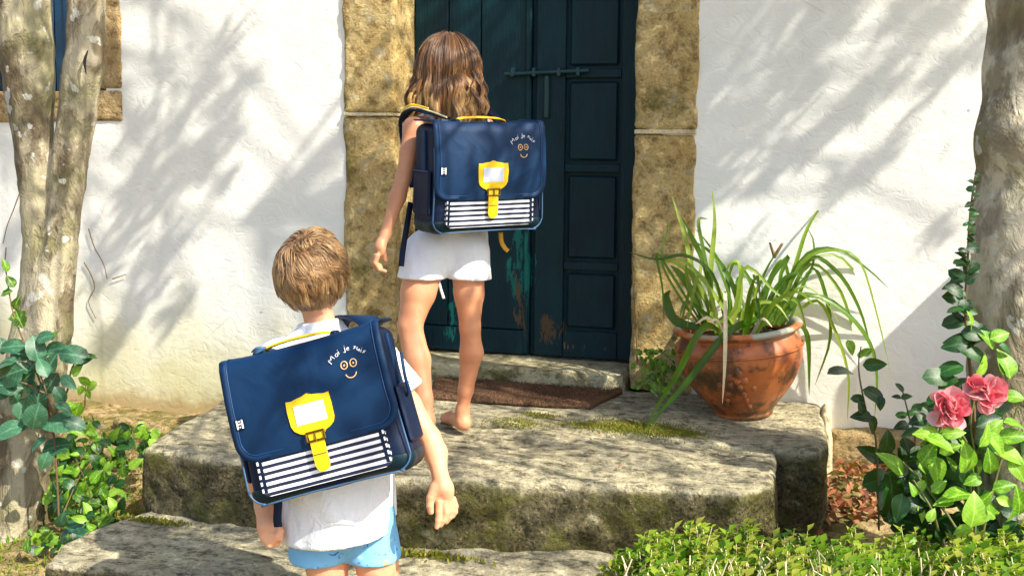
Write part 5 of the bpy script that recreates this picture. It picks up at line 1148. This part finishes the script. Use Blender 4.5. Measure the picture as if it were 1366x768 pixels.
# ================================================================== GROUND COVER (nobody could count it)
def leafcloud(centers, dirs, nrm, L, W, rnd, name, m, bend=.15, cat=None, label=None):
    n = len(centers); d = dirs/np.linalg.norm(dirs, axis=1, keepdims=True); x = np.cross(d, nrm); x /= np.linalg.norm(x, axis=1, keepdims=True)+1e-9; z = np.cross(x, d)
    t = [(0, 0, 0), (-.5, .45, .08), (0, .5, 0), (.5, .45, .08), (0, 1, -bend)]; L = L[:, None]; W = W[:, None]
    V = np.stack([centers+x*a*W+d*b*L+z*c*L for a, b, c in t], 1).reshape(-1, 3); i = np.arange(n)[:, None]*5
    F = np.concatenate([np.hstack([i, i+2, i+1, i+1]), np.hstack([i, i+3, i+2, i+2]), np.hstack([i+1, i+2, i+4, i+4]), np.hstack([i+2, i+3, i+4, i+4])])[:, :3]
    o = wobj(name, V, F, M[m], kind='stuff'); at = o.data.attributes.new('rnd', 'FLOAT', 'POINT'); at.data.foreach_set('value', np.repeat(rnd, 5).astype(np.float32))
    if label: o['label'] = label
    if cat: o['category'] = cat
    return o
def hedge():
    C_, D_, N_, L_, W_, R_ = [], [], [], [], [], []; S_ = []
    n = 0; tot = 0
    while n < 3800:
        px = rng.uniform(785, 1440); t = rng.uniform(0, 1)**.8
        top = np.interp(px, [785, 830, 880, 960, 1100, 1250, 1366, 1440], [775, 735, 700, 706, 712, 712, 702, 700])
        dep = 2.62-.62*t; zt = .9-(top-205)/FPX*2.62; zt = zt-.03*t+.028*noise(px*.035, t*6, 0, 4)+rng.normal(0, .017)
        base = P(px, 700, dep); base[2] = zt; n += 1
        ln = vec(rng.normal(0, .3), rng.normal(0, .3), 1); ln /= np.linalg.norm(ln); tone = np.clip(.45+.35*noise(px*.02, t*4, 2, 8)+rng.normal(0, .18), 0, .99)
        hgt = rng.uniform(.05, .11)
        S_.append([base-ln*hgt, base-ln*hgt*.5, base])
        for k in range(9):
            a = k*2.4+rng.uniform(0, 1); q = base-ln*hgt*(1-k/8)*.8; d = vec(cos(a), sin(a), rng.uniform(.3, 1.1)); C_.append(q); D_.append(d); N_.append(vec(-cos(a)*.6, -sin(a)*.6, 1)); L_.append(rng.uniform(.010, .034)); W_.append(L_[-1]*rng.uniform(.4, .8)); R_.append(np.clip(tone+rng.normal(0, .12), 0, .99))
    leafcloud(np.array(C_), np.array(D_), np.array(N_), np.array(L_), np.array(W_), np.array(R_), 'clipped_hedge', 'hedge', cat='hedge', label='low sunlit hedge of small leaves along the bottom right')
    S_ = np.array(S_); V, F = tubes(S_, np.full(S_.shape[:2], .0012), 3); o = wobj('hedge_twigs', V, F, M['drystem'], kind='stuff'); o['label'] = 'dry pale twigs inside the low hedge'; o['category'] = 'twigs'
    # clipped bare stalks sticking out
    S2 = []
    for k in range(130):
        px = rng.uniform(820, 1430); dep = rng.uniform(2.2, 2.6); b = P(px, 712+(2.6-dep)*130+rng.uniform(0, 10), dep); S2.append([b-vec(0, 0, .07), b-vec(rng.normal(0, .006), 0, .03), b+vec(rng.normal(0, .012), rng.normal(0, .01), rng.uniform(-.02, .006))])
    S2 = np.array(S2); V, F = tubes(S2, np.full(S2.shape[:2], .0019), 4); o = wobj('hedge_stalks', V, F, M['drystem'], kind='stuff'); o['label'] = 'cut bare stalks poking through the low hedge'; o['category'] = 'stalks'
hedge()
def litter():                                               # dead leaves under the shrub
    n = 330; px = rng.uniform(1085, 1235, n); py = rng.uniform(655, 715, n); C_ = np.array([Gz(a, b, -.28)+vec(0, 0, rng.uniform(-.0, .02)) for a, b in zip(px, py)]); C_[:, 2] = ground_z(C_[:, 0], C_[:, 1])+rng.uniform(.003, .04, n)
    leafcloud(C_, rng.normal(size=(n, 3))*vec(1, 1, .35), rng.normal(size=(n, 3))*.5+Z1, rng.uniform(.03, .06, n), rng.uniform(.015, .03, n), rng.uniform(0, .99, n), 'dead_leaves', 'dead', .5, 'dead leaves', 'heap of dead brown leaves between the steps and the shrub')
    # small debris scattered on treads and ground
    n = 900; X_ = rng.uniform(-1.9, 1.1, n); Y_ = rng.uniform(-1.7, -.02, n); Zg = ground_z(X_, Y_); on = (X_ > -.88) & (Y_ > -1.2) & (X_ < 1.1); lo_ = (X_ > -.95) & (Y_ <= -1.27) & (Y_ > -1.5); Zg[on] = .004; Zg[lo_] = -.198
    C_ = np.stack([X_, Y_, Zg+.004], 1); keep = ~((Y_ <= -1.2) & (Y_ > -1.28)); C_ = C_[keep]; n = len(C_)
    leafcloud(C_, rng.normal(size=(n, 3))*vec(1, 1, .15), np.tile(Z1, (n, 1))+rng.normal(0, .2, (n, 3)), rng.uniform(.004, .014, n), rng.uniform(.002, .006, n), rng.uniform(0, .99, n), 'leaf_litter', 'dead', .3, 'leaf litter', 'tiny dry leaf scraps scattered over the steps and ground')
litter()
def mossy():
    C_, D_, L_ = [], [], []
    def patch(cx, cy, z, rx, ry, n, Ls=(.004, .010)):
        for _ in range(n):
            a = rng.normal(0, .45, 2); x, y = cx+a[0]*rx, cy+a[1]*ry; C_.append((x, y, z(x, y) if callable(z) else z)); D_.append(rng.normal(0, .6, 3)+Z1); L_.append(rng.uniform(*Ls))
    for px, py, rx, ry, n in [(850, 572, .2, .10, 4200), (690, 565, .12, .07, 800), (720, 555, .07, .03, 400), (905, 578, .08, .04, 800), (780, 568, .1, .03, 500)]: g = Gz(px, py); patch(g[0], g[1], .002, rx, ry, n)
    for k in range(9): patch(rng.uniform(-2.1, -1.0), rng.uniform(-.32, -.08), lambda x, y: float(ground_z(x, y)), .16, .06, 420)
    for k in range(5): patch(rng.uniform(-.85, .3), -1.29+rng.uniform(-.02, .02), -.2, .14, .02, 260, (.008, .02))
    n = len(C_); leafcloud(np.array(C_), np.array(D_), rng.normal(size=(n, 3)), np.array(L_), np.array(L_)*.5, rng.uniform(0, .99, n), 'moss', 'moss', 0, 'moss', 'yellow green moss cushions on the steps and wall foot')
mossy()
def grass_tufts():
    n = 5200; px = rng.uniform(-20, 250, n); Cn = []
    for _ in range(n):
        x, y = rng.uniform(-2.3, -.9), rng.uniform(-1.9, -.25); Cn.append((x, y, float(ground_z(x, y))))
    C_ = np.array(Cn); dn = noise(C_[:, 0]*3, C_[:, 1]*3, 0*C_[:, 0], 11); C_ = C_[dn > -.25]; n = len(C_)
    leafcloud(C_, rng.normal(0, .45, (n, 3))+Z1, rng.normal(size=(n, 3)), rng.uniform(.012, .045, n), rng.uniform(.003, .010, n), rng.uniform(.1, .99, n), 'grass', 'hedge', .2, 'grass', 'sparse grass and weeds on the bare ground at lower left')
grass_tufts()
# thin vine remains clinging to the plaster
for nm, pl, lb in (('wall_vine', [[(118, 305), (126, 330), (138, 352), (143, 372)], [(112, 350), (122, 368), (126, 385), (118, 402), (128, 425)], [(150, 372), (168, 366)]], 'dry brown vine strands clinging to the plaster right of the left tree'),
                   ('wall_vine', [[(26, 258), (18, 280), (10, 300), (4, 325)], [(8, 330), (6, 360)]], 'dry vine strand on the plaster left of the left tree')):
    t = thing(nm, lb, 'vine', tuple(Wy(*pl[0][0], -.004)))
    stems(t, [[Wy(x, y, -.008) for x, y in l] for l in pl], .0026, 'twig')
# ================================================================== TREE CROWNS (above the picture; they dapple the light)
SD = np.array(SUNDIR)
def crown(tree, tops, targets, nm):
    C_, D_, L_, limbs = [], [], [], []
    for tp, rad, n, t, el in targets:                       # a leafy spray between the sun and a point of the scene
        c = np.array(tp, float)-SD*t; root = min(tops, key=lambda q: np.linalg.norm(q-c))
        ax = vec(-.5, .25, -.75)+rng.normal(0, .35, 3); ax /= np.linalg.norm(ax)
        for _ in range(n):
            a = rng.normal(0, 1, 3); a = a/np.linalg.norm(a)*rng.random()**.45*rad; C_.append(c+a+ax*(a@ax)*el); D_.append(ax*1.1+rng.normal(0, .5, 3)); L_.append(rng.uniform(.05, .09))
        mid = (root+c)/2+vec(0, 0, .25)+rng.normal(0, .1, 3); limbs.append([root, mid, c-ax*rad*.5, c+ax*rad])
    for l in limbs: wobj('limb', *tube1(l, [.012, .006, .003], 14, 6), M['barkL'], tree)
    C_, D_, L_ = np.array(C_), np.array(D_), np.array(L_); n = len(C_); d = D_/np.linalg.norm(D_, axis=1, keepdims=True); nr_ = rng.normal(size=(n, 3)); x = np.cross(d, nr_); x /= np.linalg.norm(x, axis=1, keepdims=True)
    z = np.cross(x, d); V = np.stack([C_+x*a*L_[:, None]*.34+d*b*L_[:, None]+z*c*L_[:, None] for a, b, c in [(0, 0, 0), (-.5, .45, .06), (0, .5, 0), (.5, .45, .06), (0, 1, -.1)]], 1).reshape(-1, 3); i = np.arange(n)[:, None]*5
    F = np.concatenate([np.hstack([i, i+2, i+1]), np.hstack([i, i+3, i+2]), np.hstack([i+1, i+2, i+4]), np.hstack([i+2, i+3, i+4])])
    o = wobj('crown', V, F, M['crown'], tree, kind='stuff'); at = o.data.attributes.new('rnd', 'FLOAT', 'POINT'); at.data.foreach_set('value', np.repeat(rng.uniform(0, .99, n), 5).astype(np.float32))
def wl(px, py): return Wy(px, py, 0)
TL, TR = [], []
# left wall streaks
for px, py, r, n, e in [(300, 60, .05, 22, 2.2), (265, 110, .06, 30, 2.2), (270, 200, .10, 80, 2.5), (240, 160, .06, 34, 2.5), (225, 245, .09, 60, 2.4), (180, 180, .06, 26, 2.4), (170, 260, .10, 60, 2.2), (150, 330, .11, 70, 2.2), (200, 340, .08, 40, 2.), (300, 130, .05, 20, 2.2), (330, 100, .04, 12, 2.2),
                        (290, 250, .05, 20, 2.4), (230, 330, .08, 40, 2.2), (180, 410, .09, 44, 1.8), (245, 400, .06, 26, 1.8), (140, 460, .08, 36, 1.6), (60, 240, .09, 50, 1.8), (15, 330, .1, 60, 1.6), (430, 210, .05, 26, 2), (445, 260, .06, 30, 2), (440, 330, .05, 20, 2)]: TL.append((wl(px, py), r*.72, int(15000*(r*.72)**2)+4, 2.7+.5*rng.random(), 0))
# right wall: broad soft streaks with lit gaps between
for px, py, r, n, e in [(965, 10, .05, 26, 3.2), (1010, 45, .05, 30, 3.4), (945, 75, .05, 24, 3.2), (1075, 60, .07, 56, 3.4), (1120, 20, .07, 56, 3.2), (1190, 30, .08, 70, 3), (1250, 20, .08, 60, 2.8), (1290, 70, .05, 30, 2.6), (1170, 110, .07, 60, 3.4),
                        (1120, 150, .06, 46, 3.4), (1240, 110, .05, 30, 3), (1075, 190, .045, 26, 3.2), (980, 165, .045, 24, 3), (1175, 205, .06, 44, 3.4), (1130, 250, .05, 30, 3), (1020, 250, .045, 22, 3.2), (1255, 300, .03, 20, 3.6), (1080, 110, .05, 30, 3)]: TR.append((wl(px, py), r*.72, int(15000*(r*.72)**2)+5, 2.5+.5*rng.random(), 0))
# door, right jamb and girl stand in broken shade
for px, py in [(600, 20), (640, 60), (690, 30), (740, 70), (790, 30), (700, 110), (760, 140), (810, 110), (680, 330), (690, 400), (740, 200), (790, 230), (760, 290), (800, 320), (740, 360), (790, 400), (690, 180), (740, 440), (600, 420), (650, 250), (820, 180), (820, 260), (820, 360)]: TR.append((Wy(px, py, .2), .13, 95, 3.0+.7*rng.random(), 1.2))
for px, py, n in [(870, 230, 12), (890, 330, 16), (870, 420, 18), (500, 340, 16), (480, 400, 20), (520, 430, 16)]: TR.append((Wy(px, py, -.02), .08, n, 2.4+.6*rng.random(), 1.3))
for k in range(len(TR)-1, -1, -1): pass
for p_, r, n in [(TG+Z1*.95, .13, 90), (TG+Z1*.75, .13, 90), (TG+Z1*.30+vec(.04, -.05, 0), .10, 70), (TG+Z1*.15+vec(-.04, -.05, 0), .10, 60), (TG+Z1*.55, .10, 46), (vec(.08, -.85, .78), .09, 56), (P(628, 460, 3.28), .07, 36)]: TR.append((p_, r, n, 2.6+.5*rng.random(), .8))
# steps dapples
for px, py, r, n in [(640, 600, .10, 46), (700, 590, .12, 54), (800, 600, .12, 60), (900, 590, .10, 54), (980, 600, .12, 66), (1040, 610, .12, 70), (900, 620, .08, 34), (760, 560, .08, 36), (690, 545, .06, 24), (720, 510, .06, 26), (760, 520, .06, 26), (640, 520, .05, 16), (1060, 580, .09, 50), (580, 560, .08, 34), (250, 600, .06, 18), (820, 550, .08, 30), (830, 505, .06, 24), (600, 640, .08, 26)]: TR.append((Gz(px, py), r, n, 2.8+.6*rng.random(), .8))
for px, py, r, n in [(700, 700, .12, 46), (800, 690, .1, 40), (580, 700, .1, 34), (1000, 690, .07, 20), (1060, 650, .12, 70), (460, 700, .1, 40), (330, 660, .08, 40), (280, 640, .06, 30), (430, 760, .1, 30), (200, 750, .12, 50), (300, 750, .08, 34), (350, 740, .06, 20)]: TL.append((Wy(px, py, -1.25), r, n, 2.8+.6*rng.random(), .8))
# trunks in the shade of their own crowns
for px, py, r, n in [(20, 60, .1, 60), (50, 180, .09, 44), (60, 290, .06, 26), (110, 60, .07, 26), (100, 180, .05, 14), (60, 110, .1, 50), (40, 620, .12, 60), (60, 540, .06, 20)]: TL.append((P(px, py, LD), r, n, 2.4+.5*rng.random(), .8))
for px, py, r, n in [(1340, 60, .12, 90), (1335, 160, .12, 80), (1325, 260, .08, 40), (1340, 120, .10, 60)]: TR.append((P(px, py, RD), r, n, 2.4+.5*rng.random(), .8))
# pot and boy: a few soft spots
for p_, r, n in [(P(1040, 500, 3.4), .07, 34), (P(960, 500, 3.4), .05, 14), (P(1000, 400, 3.4), .08, 20), (P(360, 530, 2.3), .05, 18), (P(430, 560, 2.28), .05, 16), (P(330, 600, 2.3), .04, 14), (P(480, 560, 2.25), .03, 10), (P(420, 690, 2.3), .04, 12)]: TR.append((p_, r, n, 2.7, .8))
def lift(tree, tp, d, r):
    e = tp+np.array(d); wobj('limb', *tube1([tp-vec(0, 0, .15), tp+(e-tp)*.5+vec(.08, .05, 0), e], [r, r*.7, r*.35], 16, 10), M['barkL'], tree); return e
topA2, topB2, topC2 = lift(treeL, topA, (.5, -.4, 1.6), .065), lift(treeL, topB, (1.0, -.3, 1.5), .05), lift(treeR, topC, (.6, -.6, 1.7), .075)
crown(treeL, [topA2, topB2], TL, 'L'); crown(treeR, [topC2, topC], TR, 'R')
